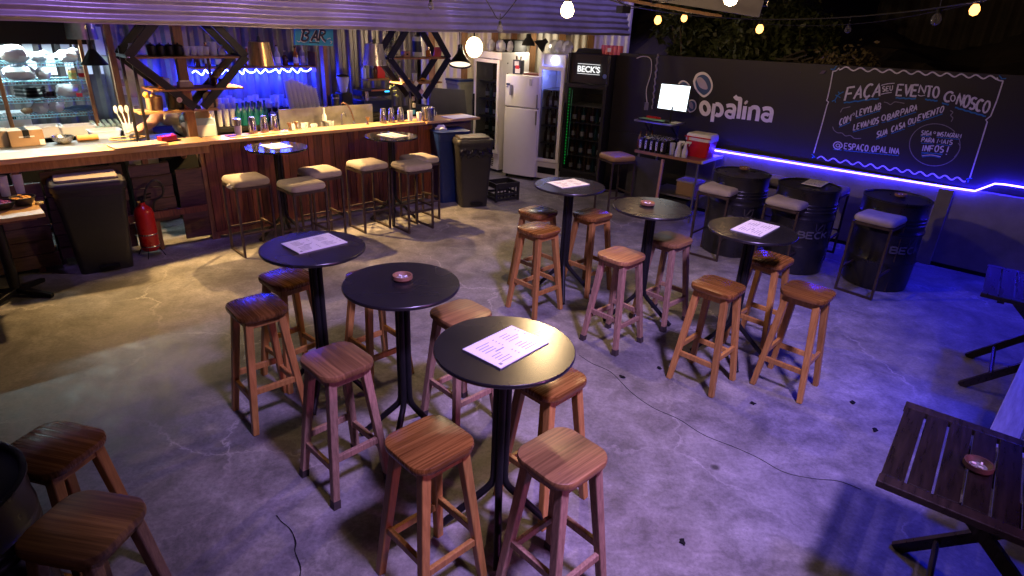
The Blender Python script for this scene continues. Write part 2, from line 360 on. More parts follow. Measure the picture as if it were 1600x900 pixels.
# ---------------- the black wall with its bare lower half
S0, S1, LEDZ, WTOP = -4.2, 4.2, .875, 1.99
wall = thing('yard_wall', 'long black painted wall with chalk lettering above a bare grey base', 'wall', W(0, 0, 0), WRZ)
def wl(s, t, z): return (s, -t, z)                                   # wall-local: x along, -y towards the yard
mb = MB()
mb.add([wl(S0, -.16, LEDZ), wl(S1, -.16, LEDZ), wl(S1, 0, LEDZ), wl(S0, 0, LEDZ), wl(S0, -.16, 1.93), wl(S1, -.16, 2.07), wl(S1, 0, 2.07), wl(S0, 0, 1.93)],
       [(0, 3, 2, 1), (4, 5, 6, 7), (0, 1, 5, 4), (1, 2, 6, 5), (2, 3, 7, 6), (3, 0, 4, 7)])
mb.build('upper_panel', BLWALL, wall)
SL = -2.9
mb = MB(); mb.box(wl((SL + S1) / 2, -.085, LEDZ / 2 - .002), (S1 - SL, .25, LEDZ - .004)); mb.build('lower_wall', LOWALL, wall, bevel=.006)
mb = MB(); mb.box(wl((SL + S0) / 2 - .002, -.085, LEDZ / 2 - .002), (SL - S0, .15, LEDZ - .004)); mb.build('lower_panel', BLWALL, wall)
mb = MB(); mb.box(wl(.06, .055, .42), (.14, .035, .84)); mb.build('pilaster', LOWALL, wall, bevel=.005)
mb = MB(); mb.box(wl((S0 + S1) / 2, .045, .02), (S1 - S0, .012, .04)); mb.build('skirting', DARK, wall)
def ribbon(mb, pts, wd, t=.004):                                      # flat painted stroke on the wall, local coordinates
    m = len(pts)
    if m < 2: return
    vs = []
    for i, (s, z) in enumerate(pts):
        a = pts[max(i - 1, 0)]; b = pts[min(i + 1, m - 1)]; dx, dz = b[0] - a[0], b[1] - a[1]; l = math.hypot(dx, dz) or 1
        nx, nz = -dz / l * wd / 2, dx / l * wd / 2
        vs += [wl(s + nx, t, z + nz), wl(s - nx, t, z - nz)]
    mb.add(vs, [(2 * i, 2 * i + 1, 2 * i + 3, 2 * i + 2) for i in range(m - 1)])
def smooth(pts, n=5):
    out = []; m = len(pts)
    for i in range(m - 1):
        p0 = pts[max(i - 1, 0)]; p1 = pts[i]; p2 = pts[i + 1]; p3 = pts[min(i + 2, m - 1)]
        for k in range(n):
            t = k / n; out.append(tuple(.5 * ((2 * b) + (-a + c) * t + (2 * a - 5 * b + 4 * c - d) * t * t + (-a + 3 * b - 3 * c + d) * t ** 3) for a, b, c, d in zip(p0, p1, p2, p3)))
    return out + [pts[-1]]
def arc(cx, cy, rx, ry, a0, a1, n=14): return [(cx + rx * math.cos(R(a0 + (a1 - a0) * i / n)), cy + ry * math.sin(R(a0 + (a1 - a0) * i / n))) for i in range(n + 1)]
GL = {  # hand-drawn capitals: strokes in a 0..1 box
 'A': [[(0, 0), (.5, 1), (1, 0)], [(.2, .36), (.82, .36)]], 'B': [[(0, 0), (0, 1)], [(0, 1)] + arc(.45, .76, .45, .24, 90, -90) + [(0, .52)], [(0, .52)] + arc(.5, .26, .5, .26, 90, -90) + [(0, 0)]],
 'C': [arc(.55, .5, .55, .5, 50, 310)], 'D': [[(0, 0), (0, 1)], [(0, 1)] + arc(.4, .5, .6, .5, 90, -90) + [(0, 0)]], 'E': [[(1, 1), (0, 1), (0, 0), (1, 0)], [(0, .52), (.8, .52)]],
 'F': [[(1, 1), (0, 1), (0, 0)], [(0, .52), (.8, .52)]], 'G': [arc(.55, .5, .55, .5, 50, 330) + [(1, .45), (.6, .45)]], 'I': [[(.5, 0), (.5, 1)]], 'L': [[(0, 1), (0, 0), (.9, 0)]],
 'M': [[(0, 0), (.08, 1), (.5, .35), (.92, 1), (1, 0)]], 'N': [[(0, 0), (0, 1), (1, 0), (1, 1)]], 'O': [arc(.5, .5, .5, .5, 90, 450, 20)], 'P': [[(0, 0), (0, 1)], [(0, 1)] + arc(.5, .74, .45, .26, 90, -90) + [(0, .48)]],
 'R': [[(0, 0), (0, 1)], [(0, 1)] + arc(.5, .74, .45, .26, 90, -90) + [(0, .48)], [(.35, .48), (1, 0)]], 'S': [arc(.5, .75, .45, .25, 40, 270, 10) + arc(.5, .25, .48, .25, 90, -140, 10)],
 'T': [[(0, 1), (1, 1)], [(.5, 1), (.5, 0)]], 'U': [[(0, 1), (0, .4)] + arc(.5, .4, .5, .4, 180, 360, 10) + [(1, 1)]], 'V': [[(0, 1), (.5, 0), (1, 1)]], 'Y': [[(0, 1), (.5, .5), (1, 1)], [(.5, .5), (.5, 0)]],
 '!': [[(.6, 1), (.45, .3)], [(.4, .08), (.42, 0)]], '.': [[(.4, .06), (.5, 0)]], 'o': [arc(.5, .7, .3, .28, 90, 450, 12)],
 '@': [arc(.5, .45, .22, .25, 0, 360, 14), [(.72, .7), (.72, .3)] + arc(.86, .3, .14, .12, 180, 340, 5) + arc(.5, .45, .52, .58, -10, 310, 20)],
 'K': [[(0, 0), (0, 1)], [(.95, 1), (.02, .45)], [(.25, .58), (1, 0)]], "'": [[(.5, 1), (.4, .75)]],
 'Ç': [arc(.55, .5, .55, .5, 50, 310), [(.55, 0), (.62, -.13), (.45, -.2)]],
}
WIDE = {'I': .25, 'M': 1.15, '!': .4, '.': .35, '@': 1.35, 'o': .6, "'": .3}
ZS = lambda x, y: (1260 + x / 4.5, 90 + y / 4.5)
def wpx(x, y): return pw(*ZS(x, y))
def lettering(mb, shade, txt, p0, p1, top, wd, gap=.32, slant=0, jit=.03, under=True, seed=1):
    rnd = random.Random(seed); a = Vector(wpx(*p0)); b = Vector(wpx(*p1)); u = Vector(wpx(*top)) - a; L = b - a
    adv = sum(WIDE.get(ch, .72 if ch != ' ' else .5) for ch in txt) + gap * (len(txt) - 1); x = 0
    for ch in txt:
        wch = WIDE.get(ch, .72 if ch != ' ' else .5)
        if ch != ' ':
            j = [rnd.uniform(-jit, jit) for _ in range(4)]
            for st in GL[ch]:
                st = st if len(st) > 4 else [(p[0], p[1]) for i in range(len(st) - 1) for p in ([(st[i][0] + (st[i + 1][0] - st[i][0]) * k / 3, st[i][1] + (st[i + 1][1] - st[i][1]) * k / 3) for k in range(3)])] + [st[-1]]
                pts = []
                for px_, py_ in st:
                    q = a + L * ((x + wch * (px_ + j[0] + j[2] * py_)) / adv) + u * (py_ * (1 + j[1]) + j[3])
                    pts.append((q.x, q.y))
                ribbon(mb, pts, wd * (1 + rnd.uniform(-.15, .15)))
        x += wch + gap
    if under:
        n = max(10, int(len(txt) * 3)); dn = -u.normalized() * wd * 1.5
        pts = [a + L * (i / n) + dn + u * (.035 * math.sin(i * 2.1)) for i in range(n + 1)]
        ribbon(shade, [(q.x, q.y) for q in pts], wd * .75, .0035)
ltr = MB(); sh = MB(); gr = MB()
bigw = .019
lettering(ltr, sh, 'FAÇA', (268, 300), (515, 268), (292, 212), bigw, .22, seed=2)
lettering(ltr, sh, 'SEU', (535, 238), (605, 230), (537, 205), .009, seed=3, under=False)
lettering(ltr, sh, 'EVE', (632, 264), (775, 270), (648, 186), bigw, .2, seed=4)
lettering(ltr, sh, 'N', (788, 250), (830, 254), (800, 195), .012, seed=5, under=False)
lettering(ltr, sh, 'TO', (838, 274), (925, 285), (850, 200), bigw, .2, seed=6)
lettering(ltr, sh, 'C', (962, 300), (1010, 312), (992, 232), bigw, seed=7)
lettering(ltr, sh, 'O', (1012, 303), (1042, 310), (1020, 262), .012, seed=8, under=False)
lettering(ltr, sh, 'NOSCO', (1052, 330), (1270, 393), (1078, 252), bigw, .2, seed=9)
sw = .0115
lettering(ltr, sh, 'COM', (232, 478), (310, 445), (240, 432), sw, seed=10)
lettering(ltr, sh, 'o', (318, 420), (342, 414), (322, 392), .006, seed=11, under=False)
lettering(ltr, sh, 'LEVYLAB', (350, 415), (520, 362), (355, 372), sw, seed=12)
lettering(ltr, sh, 'LEVAMOS', (330, 512), (505, 460), (338, 470), sw, seed=13)
lettering(ltr, sh, 'O', (530, 447), (556, 440), (532, 408), sw, seed=14)
lettering(ltr, sh, 'BAR', (568, 440), (648, 413), (574, 398), sw, seed=15)
lettering(ltr, sh, 'PARA', (662, 408), (775, 370), (670, 364), sw, seed=16)
lettering(ltr, sh, 'SUA', (492, 562), (566, 537), (500, 522), sw, seed=17)
lettering(ltr, sh, 'CASA', (598, 524), (692, 490), (604, 484), sw, seed=18)
lettering(ltr, sh, 'OU', (715, 473), (765, 458), (720, 434), sw, seed=19)
lettering(ltr, sh, 'EVENTO', (780, 447), (960, 383), (790, 404), sw, seed=20)
lettering(ltr, sh, '@', (192, 635), (250, 640), (195, 592), .011, seed=21)
lettering(ltr, sh, 'ESPAÇO.OPALINA', (265, 642), (650, 678), (270, 602), .011, seed=22)
lettering(ltr, sh, 'SIGA', (805, 543), (876, 548), (814, 512), .0085, seed=23)
lettering(ltr, sh, 'o', (888, 545), (912, 547), (892, 520), .006, seed=24, under=False)
lettering(ltr, sh, 'INSTAGRAM', (918, 551), (1084, 566), (926, 522), .0085, seed=25)
lettering(ltr, sh, 'PARA', (808, 592), (896, 599), (816, 561), .0085, seed=26)
lettering(ltr, sh, 'MAIS', (918, 600), (1022, 612), (926, 570), .0085, seed=27)
lettering(ltr, sh, 'INFOS', (812, 655), (960, 666), (822, 614), .0115, seed=28)
lettering(ltr, sh, '!', (972, 680), (1000, 682), (984, 622), .0115, seed=29, under=False)
def wst(mb, pts, wd, sm=True): ribbon(mb, [wpx(*q) for q in (smooth(pts) if sm else pts)], wd)
wst(ltr, [(527, 195), (570, 184), (620, 180)], .008); wst(ltr, [(525, 258), (560, 250), (600, 244)], .008)
wst(ltr, [(785, 262), (805, 270), (835, 264)], .008)
wst(ltr, [(812, 690), (880, 684), (945, 697)], .008); wst(sh, [(808, 678), (880, 672), (955, 684)], .007); wst(sh, [(815, 698), (880, 692), (940, 704)], .007)
ltr.build('chalk_lettering', CHALK, wall); sh.build('lettering_underline', CHALKB, wall)
brd = MB()
top = [(230 + (1345 - 230) * i / 88, 74 + (142 - 74) * i / 88 + 12 * math.sin(2 * math.pi * (i / 8 + .25))) for i in range(89)]
wst(brd, top, .014, False)
bot = [(75 + (1120 - 75) * i / 96, 702 + (862 - 702) * i / 96 - 12 * math.sin(2 * math.pi * (i / 8 - .1))) for i in range(97)]
wst(brd, bot, .014, False)
wst(brd, [(188, 92), (168, 200), (148, 290), (142, 300), (156, 312), (146, 335), (110, 470), (52, 672)], .012, False)
wst(brd, [(1384, 162), (1340, 300), (1296, 410), (1262, 438), (1272, 452), (1230, 590), (1148, 850)], .012, False)
wst(brd, [(188, 96), (210, 92), (232, 72)], .012); wst(brd, [(1340, 140), (1350, 158), (1384, 164)], .012)
brd.build('chalk_border', CHALK, wall)
lf = MB()
for pts in ([(170, 80), (195, 82), (205, 72)], [(195, 82), (212, 60)], [(1355, 125), (1368, 140), (1375, 152)], [(1372, 150), (1405, 146)], [(38, 678), (52, 690), (62, 702)], [(40, 704), (56, 694)], [(1125, 855), (1140, 850), (1165, 848)], [(1135, 876), (1142, 858)],
            [(200, 300), (225, 262), (262, 240)], [(205, 262), (222, 272)], [(225, 240), (236, 258)], [(240, 282), (225, 272)], [(180, 308), (200, 300), (205, 315)]): wst(lf, pts, .010)
lf.build('chalk_leaves', CHALKB, wall)
wst(gr, [(903 + 178 * math.cos(R(a)), 613 + 148 * math.sin(R(a))) for a in range(-20, 325, 6)], .008, False)
wst(gr, [(1068, 600), (1082, 630), (1068, 665), (1040, 700)], .008)
for pts in ([(240, 385), (255, 358), (280, 352), (310, 345)], [(545, 312), (570, 318), (592, 330), (620, 312), (650, 314), (690, 322)], [(185, 485), (195, 510), (220, 528), (250, 530), (275, 550), (310, 548), (340, 568), (385, 568)], [(1012, 372), (1030, 385), (1015, 405), (1030, 425), (1018, 450)]): wst(gr, pts, .009)
gr.build('chalk_flourish', CHALKG, wall)
# painted logo: word and three petals
ZO = lambda x, y: (920 + x / 5.293, 120 + y / 5.293)
def ostroke(mb, pts, wd, sm=True): ribbon(mb, [pw(*ZO(*q)) for q in (smooth(pts) if sm else pts)], wd, .005)
ow = .052
lo = MB()
oval = lambda cx, cy, rx, ry, a0, a1, tilt=0, n=24: [(cx + rx * math.cos(R(a0 + (a1 - a0) * i / n)) + tilt * ry * math.sin(R(a0 + (a1 - a0) * i / n)), cy - ry * math.sin(R(a0 + (a1 - a0) * i / n))) for i in range(n + 1)]
ostroke(lo, oval(962, 260, 33, 48, 0, 360, -.1), ow, False)
ostroke(lo, [(1040, 222), (1030, 290), (1020, 372)], ow * .95); ostroke(lo, oval(1068, 272, 34, 46, 110, -130, -.1), ow * .95, False)
ostroke(lo, [(1140, 242), (1165, 236), (1195, 240), (1206, 262), (1200, 300), (1190, 345)], ow * .9); ostroke(lo, oval(1168, 310, 30, 26, 40, 330, -.2), ow * .8, False)
ostroke(lo, [(1208, 158), (1222, 176), (1240, 182), (1254, 186), (1252, 220), (1245, 290), (1236, 346)], ow * .95)
ostroke(lo, [(1294, 242), (1286, 300), (1278, 352)], ow * .95); ostroke(lo, oval(1302, 212, 6, 6, 0, 360), .02, False); ostroke(lo, [(1296, 206), (1308, 218)], .05, False)
ostroke(lo, [(1340, 250), (1332, 300), (1324, 358)], ow * .95); ostroke(lo, [(1340, 268), (1360, 252), (1388, 254), (1402, 275), (1398, 320), (1390, 366)], ow * .95)
ostroke(lo, [(1440, 268), (1468, 260), (1502, 266), (1514, 290), (1508, 330), (1498, 376)], ow * .9); ostroke(lo, oval(1470, 336, 32, 27, 40, 330, -.2), ow * .8, False)
lo.build('painted_name', WHPAINT, wall)
ZP = lambda x, y: (940 + x / 5.293, y / 5.293)
def fan(mb, pts, t):
    q = [pw(*ZP(*p)) for p in pts]; mb.add([wl(s, t, z) for s, z in q], [tuple(range(len(q)))])
p1 = MB(); p2 = MB(); p3 = MB()
def petal(cx, cy, k, rot):
    def T(pts): return [(cx + k * (x * math.cos(rot) - y * math.sin(rot)), cy + k * (x * math.sin(rot) + y * math.cos(rot))) for x, y in pts]
    out = smooth([(-78, -30), (-50, -88), (10, -105), (60, -70), (86, 0), (70, 62), (15, 105), (-32, 75), (-66, 25), (-78, -30)], 5)[:-1]
    fan(p1, T(out), .004); fan(p2, T([(x * .8 + 3, y * .8 + 2) for x, y in out]), .006)
    fan(p3, T(smooth([(-52, -50), (-15, -62), (25, -25), (45, 30), (20, 40), (-25, 15), (-52, -50)], 4)[:-1]), .008)
petal(835, 700, 1, 0); petal(683, 728, .62, -.3); petal(742, 876, .52, .35)
p1.build('logo_petal', WHPAINT, wall); p2.build('logo_petal_blue', M('petal_blue', (.05, .10, .24), None, 5, .7), wall); p3.build('logo_petal_leaf', M('petal_lavender', (.45, .40, .55), None, 5, .7), wall)

# LED strip lying on the ledge between the two halves of the wall
led_pts = [W(-2.55, .052, .838), W(-1.2, .052, .846), W(0.0, .052, .860), W(.30, .052, .868), W(.44, .052, .972), W(.52, .052, .98), W(2.6, .052, .975)]
mb = MB(); mb.tube(led_pts, .0085, 6); ledo = mb.build('led_strip', LEDB); tag(ledo, 'glowing blue LED strip along the foot of the black wall', 'LED strip')
# small blue spot lamp by the fridge
lamp('POINT', 'blue_table_glow', pz(972, 214, 1.0), 3, (.02, .02, 1.0), .02)

# ---------------- bar roof: corrugated front, ceiling behind it
canopy = thing('bar_roof', 'corrugated metal canopy over the bar with horizontal ribs', 'roof', B(0, 0, 0), BRZ)
mb = MB(); n = 260; zt = 2.72; z0 = 2.125; sA, sB = -1.6, 8.06
vs = []
cols = 24
for i in range(n + 1):
    z = z0 + (zt - z0) * i / n; t = -.30 + .015 * math.cos(2 * math.pi * (z - z0) / .079) + (z - z0) * .35
    for k in range(cols + 1):
        s = sA + (sB - sA) * k / cols; wob = .004 * math.sin(k * 1.7) + .002 * math.sin(k * 3.1)
        vs.append((s, t + wob * .6, z + wob + (.012 if s > 5.1 else 0)))
mb.add(vs, [(i * (cols + 1) + k, i * (cols + 1) + k + 1, (i + 1) * (cols + 1) + k + 1, (i + 1) * (cols + 1) + k) for i in range(n) for k in range(cols)])
mb.build('corrugated_front', CORR, canopy, smooth=True)
mb = MB(); mb.box(((sA + sB) / 2, 1.35, 2.70), (sB - sA, 2.9, .04)); mb.build('ceiling', CORRB, canopy)
for t in (-.06, .9, 1.9):
    mb = MB(); mb.box(((sA + sB) / 2, t, 2.62), (sB - sA, .06, .11)); mb.build('purlin', POSTW, canopy)
for k in range(7):                                                   # row of unseen violet spots added to light the canopy
    s = -.3 + 1.4 * k; lamp('SPOT', 'canopy_fill', B(s, -1.3, 3.9), 95, (.42, .24, 1.0) if k < 4 else (.30, .22, 1.0), .08, B(s, -.3, 2.55), 60, .8)
# back wall of vertical corrugated sheet
back = thing('bar_back_wall', 'vertical corrugated metal wall behind the bar', 'wall', B(0, 0, 0), BRZ)
mb = MB(); nn = 620; vs = []
for k in range(nn + 1):
    s = -1.6 + 8.0 * k / nn; t = 2.1 + .022 * max(-.6, min(.6, math.sin(2 * math.pi * s / .19))) / .6
    vs += [(s, t, 0), (s, t, 2.68)]
mb.add(vs, [(2 * k, 2 * k + 2, 2 * k + 3, 2 * k + 1) for k in range(nn)])
mb.build('sheet', CORRD, back)
# kitchen side wall on the left
mb = MB(); mb.box((-1.63, 1.0, 1.34), (.05, 2.5, 2.68)); mb.build('side_panel', CORRB, back)
# pale sheet wall behind the fridges with dark battens
fw_ = thing('pale_sheet_wall', 'pale corrugated sheet wall behind the fridges with dark battens', 'wall', (0, 0, 0), 0)
pa = B(5.7, 2.0, 0); pb = at_dist(984, 70, 11.2); pb.z = 0
mb = MB(); d = (pb - pa); nn = 200; nrm = Vector((d.y, -d.x, 0)).normalized(); vs = []
for k in range(nn + 1):
    q = pa + d * (k / nn) + nrm * .02 * math.sin(k * .9); vs += [q, q + Vector((0, 0, 2.66))]
mb.add(vs, [(2 * k, 2 * k + 2, 2 * k + 3, 2 * k + 1) for k in range(nn)]); mb.build('sheet', CORRW, fw_)
for fr in (.05, .2, .34, .43, .52, .66, .8):
    q = pa + d * fr + nrm * .06; mb = MB(); mb.box((q.x, q.y, 1.33), (.10, .05, 2.66), math.atan2(d.y, d.x)); mb.build('batten', POSTW, fw_)
# ---------------- far dark shed on the slope and the beam of the terrace roof
shed = thing('dark_shed', 'dark weathered shed of corrugated sheets standing on the slope', 'shed', W(2.6, -3.4, 1.9), WRZ)
mb = MB(); nn = 260; vs = []
for k in range(nn + 1):
    s = -4.4 + 9.5 * k / nn; vs += [(s, .03 * math.sin(k * 1.1), -.4), (s, .03 * math.sin(k * 1.1), 3.6)]
mb.add(vs, [(2 * k, 2 * k + 2, 2 * k + 3, 2 * k + 1) for k in range(nn)]); mb.build('sheet_wall', CORRB, shed)
mb = MB()
for i in range(7): mb.box((.9 + (i % 3) * .1, -.12, .25 + i * .2), (3.2 - .15 * i, .05, .03), 0)
mb.bar((2.6, -.16, .0), (3.5, -.16, 2.4), .10, .05); mb.bar((-.6, -.16, .2), (-.6, -.16, 1.3), .06, .05); mb.bar((-.6, -.16, .75), (-.2, -.16, 1.25), .06, .05)
mb.build('timber', POSTW, shed)
beamP = [pplane(960, -22, Vector((0, 7.3, 0)), Vector((0, 1, 0))), pplane(1190, 14, Vector((0, 6.9, 0)), Vector((0, 1, 0)))]
be = thing('terrace_roof_beam', 'pale roof beam crossing the top right above the string lights', 'beam', (0, 0, 0))
mb = MB(); mb.bar(beamP[0] + (beamP[0] - beamP[1]) * 1.2, beamP[1], .05, .16); mb.build('beam', BEAMM, be, bevel=.004)
mb = MB(); mb.bar(beamP[0] + (beamP[0] - beamP[1]) * 1.2 + Vector((0, .14, -.085)), beamP[1] + Vector((-.35, .14, -.085)), .18, .03); mb.build('soffit', POSTW, be)
mb = MB(); e = beamP[1]; mb.tube([e + Vector((.0, 0, .03)), e + Vector((.05, 0, .03)), e + Vector((.05, 0, .075)), e + Vector((.02, 0, .075))], .006, 6); mb.build('hook', STEEL, be)

# ---------------- hedge and rubble on top of the slope
def foliage(name, label, cat, centre, dims, n, leaf, seed, mat=LEAF, group=None, stem=True):
    rnd = random.Random(seed); t = thing(name, label, cat, centre, 0, group); mb = MB(); cl = []
    for k in range(26): cl.append((rnd.uniform(-1, 1) * dims[0], rnd.uniform(-1, 1) * dims[1], rnd.uniform(.05, 1) * dims[2], rnd.uniform(.12, .3)))
    for _ in range(n):
        c = rnd.choice(cl); q = Vector((rnd.gauss(0, 1), rnd.gauss(0, 1), rnd.gauss(0, 1))).normalized() * c[3] * rnd.random() ** .4
        p = Vector(c[:3]) + q; d = Vector((rnd.gauss(0, 1), rnd.gauss(0, 1), rnd.gauss(-.5, .8))).normalized(); u = d.cross(Vector((rnd.gauss(0, 1), rnd.gauss(0, 1), 1))).normalized()
        l = leaf * rnd.uniform(.6, 1.4); ww = l * .22
        mb.add([p, p + d * l * .5 + u * ww, p + d * l, p + d * l * .5 - u * ww], [(0, 1, 2, 3)])
    mb.build('foliage', mat, t)
    if stem:
        mb = MB()
        for c in cl[:12]: mb.tube([(c[0] * .3, c[1] * .3, -.5), (c[0] * .7, c[1] * .6, c[2] * .5), c[:3]], .02, 5, .006)
        mb.build('branches', BARK, t)
    return t
foliage('bamboo_bush', 'dense narrow-leaved bush rising behind the black wall beside the bar roof', 'bush', W(-3.45, -.9, 1.7), (.5, .4, .95), 4200, .10, 1)
foliage('bamboo_bush', 'narrow-leaved bush behind the wall to the left of the painted name', 'bush', W(-2.65, -1.0, 1.75), (.5, .4, .9), 4200, .10, 2)
foliage('bamboo_bush', 'small shadowy bush behind the wall above the painted name', 'bush', W(-2.05, -1.2, 1.8), (.35, .3, .6), 2000, .09, 5)
foliage('dry_weeds', 'low dry weeds on the wall top in front of the dark shed', 'weeds', W(-1.35, -.42, 1.88), (.32, .12, .14), 700, .06, 3, M('dry_leaf', (.17, .14, .07), (.09, .07, .035), 9, .8), stem=False)
mb = MB(); rnd = random.Random(9)
for k in range(24): mb.box((rnd.uniform(-.35, .35), rnd.uniform(-.1, .25), rnd.uniform(0, .16)), (rnd.uniform(.12, .3), .05, .02), rnd.uniform(-.5, .5), Matrix.Rotation(rnd.uniform(-.5, .5), 3, 'Y') @ Matrix.Rotation(rnd.uniform(-.5, .5), 3, 'Z'))
o = mb.build('rubble_heap', CORRB, loc=W(-1.75, -.5, 1.90), rz=WRZ); tag(o, 'heap of grey boards and rubble behind the wall above the painted name', 'rubble')

# unseen panel added overhead to throw the right-hand corner into shade
aw = thing('shade_panel', 'unseen dark panel above the right-hand seats, added to cast shade', 'shade panel', (0, 0, 3.4))
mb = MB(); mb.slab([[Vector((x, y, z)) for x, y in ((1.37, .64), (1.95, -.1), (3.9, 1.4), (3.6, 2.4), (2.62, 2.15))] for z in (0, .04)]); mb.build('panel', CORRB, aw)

# ================================================================== FURNITURE ON THE YARD
TIP = M('dirty_foot', (.05, .035, .03), None, 20, .8)
def wood_stool(seatm, legm, worn=False):
    t = thing('wooden_stool', '', 'stool')
    mb = MB(); mb.slab([[Vector((x * k, y * k, z)) for x, y in rrect(.305, .29, .075, 6)] for k, z in ((.94, .698), (.985, .703), (1, .712), (1, .724), (.985, .732), (.95, .735))])
    mb.build('seat', seatm, t, smooth=True)
    mb = MB()
    for a, b in (((-.105, -.1), (.105, -.1)), ((.105, -.1), (.105, .1)), ((.105, .1), (-.105, .1)), ((-.105, .1), (-.105, -.1))): mb.bar((*a, .676), (*b, .676), .022, .044)
    mb.build('apron', legm, t)
    for i, j in ((-1, -1), (1, -1), (1, 1), (-1, 1)):
        mb = MB(); mb.bar((.095 * i, .09 * j, .70), (.163 * i, .160 * j, .0), .044, .044, .036, up=(1, 0, 0)); lg = mb.build('leg', legm, t, bevel=.005)
        if worn: mb = MB(); mb.bar((.1585 * i, .1555 * j, .046), (.1632 * i, .1602 * j, .0), .0385, .0385, .0395, up=(1, 0, 0)); mb.build('foot_tip', TIP, lg)
    def at(z, i, j): k = (.70 - z) / .70; return Vector(((.095 + .068 * k) * i, (.09 + .07 * k) * j, z))
    for z, a, b in ((.215, (-1, -1), (1, -1)), (.215, (-1, 1), (1, 1)), (.265, (-1, -1), (-1, 1)), (.265, (1, -1), (1, 1))):
        mb = MB(); mb.bar(at(z, *a), at(z, *b), .022, .036); mb.build('rail', legm, t, bevel=.003)
    return t
st_new = wood_stool(SEATW, LEGW); st_old = wood_stool(SEATW2, LEGW2, True)
used = set()
def place(proto, x, y, rz, label, group):
    if proto.name not in used:
        used.add(proto.name); proto.location = (x, y, 0); proto.rotation_euler = (0, 0, R(rz)); proto['label'] = label; proto['group'] = group; return proto
    return copied(proto, (x, y, 0), R(rz), label, group)
GW = 'wooden stools around the high tables'
for pr, x, y, rz, lab in [
    (st_new, -.303, 2.007, 45, 'dark glossy wooden stool in front of the nearest table, left of its column'),
    (st_old, .229, 1.962, 44, 'wooden stool with weathered legs in front of the nearest table, right of its column'),
    (st_new, .20, 2.53, 46, 'orange-brown wooden stool tucked half under the right rim of the nearest table'),
    (st_old, -.29, 3.20, 45, 'weathered pale wooden stool behind the left rim of the nearest table'),
    (st_old, -.845, 2.61, -44, 'weathered wooden stool in front of the left ashtray table, left of its column'),
    (st_new, -.905, 3.68, 45, 'wooden stool mostly hidden behind the second nearest table with an ashtray'),
    (st_new, -1.458, 3.16, -47, 'wooden stool standing alone left of the left menu table, nearest of its two stools'),
    (st_new, -1.44, 3.60, -40, 'wooden stool behind the left menu table, partly under its rim'),
    (st_new, .20, 4.84, 45, 'wooden stool in front of the other left of the menu table near the fridges'),
    (st_new, .204, 5.34, 45, 'wooden stool behind another one, left of the menu table near the fridges'),
    (st_new, .692, 5.33, 43, 'wooden stool right of the column of the menu table near the fridges'),
    (st_old, .803, 4.30, 45, 'weathered wooden stool in front of the ashtray table in the middle of the right group'),
    (st_old, 1.262, 4.73, 44, 'wooden stool behind the right of the ashtray table in the middle of the right group'),
    (st_new, 1.377, 3.785, -43, 'striped wooden stool in front of the right menu table, left of its column'),
    (st_new, 1.932, 4.36, 46, 'dark wooden stool behind the right menu table under its rim'),
    (st_new, 1.964, 3.76, -42, 'wooden stool right of the right menu table with a plain seat'),
    (st_new, -1.73, 1.87, -12, 'shaded wooden stool at the left edge behind the black drum'),
    (st_old, -1.362, 1.50, -8, 'worn wooden stool in the bottom left corner, nearest the viewer'),
]: place(pr, x, y, rz, lab, GW)

def high_table(col_rot):
    t = thing('high_table', '', 'table')
    mb = MB(); mb.lathe([(.285, .992), (.300, .996), (.303, 1.003), (.302, 1.011), (.299, 1.014)], n=64); top_ = mb.build('tabletop', TBLACK, t, smooth=True)
    mb = MB(); mb.lathe([(.05, .975), (.11, .98), (.11, .992)], n=24); mb.build('mounting_plate', BLACKM, t, smooth=True)
    for k in range(4):
        a = math.pi / 2 * k; e = Vector((math.cos(a), math.sin(a), 0)); z = Vector((0, 0, 1))
        pts = [e * .024 + z * .985, e * .024 + z * .36, e * .026 + z * .31, e * .036 + z * .275, e * .055 + z * .25, e * .262 + z * .028, e * .275 + z * .018]
        mb = MB(); mb.tube(pts, .0175, 12); mb.build('leg', BLACKM, t, smooth=True)
    return t
ht = high_table(0); used_t = False
TB = [(-.020, 2.297, 2, 'nearest round black high table with an open menu and a warm reflection'),
      (-.576, 2.928, -8, 'round black high table with a wooden ashtray left of the nearest table'),
      (-1.186, 3.405, 0, 'round black high table with a menu, farthest left of the front tables'),
      (.456, 5.190, 0, 'round black high table with a menu, closest to the fridges'),
      (1.053, 4.613, -4, 'round black high table with an ashtray in the middle of the right group'),
      (1.671, 4.151, -3, 'round black high table with a menu in front of the black drums'),
      (-2.450, 6.232, 10, 'shiny round high table with a menu standing against the left of the bar planks'),
      (-1.468, 7.144, 10, 'round high table with a menu against the bar planks near the blue bin')]
for i, (x, y, rz, lab) in enumerate(TB):
    o = ht if i == 0 else copied(ht, (0, 0, 0), 0, lab)
    o.location = (x, y, 0); o.rotation_euler = (0, 0, R(rz)); o['label'] = lab; o['group'] = 'round high tables'
    if i >= 6:
        tp_ = [c for c in o.children if c.name.startswith('tabletop')][0]; tp_.data = tp_.data.copy(); tp_.data.materials[0] = TGLOSS

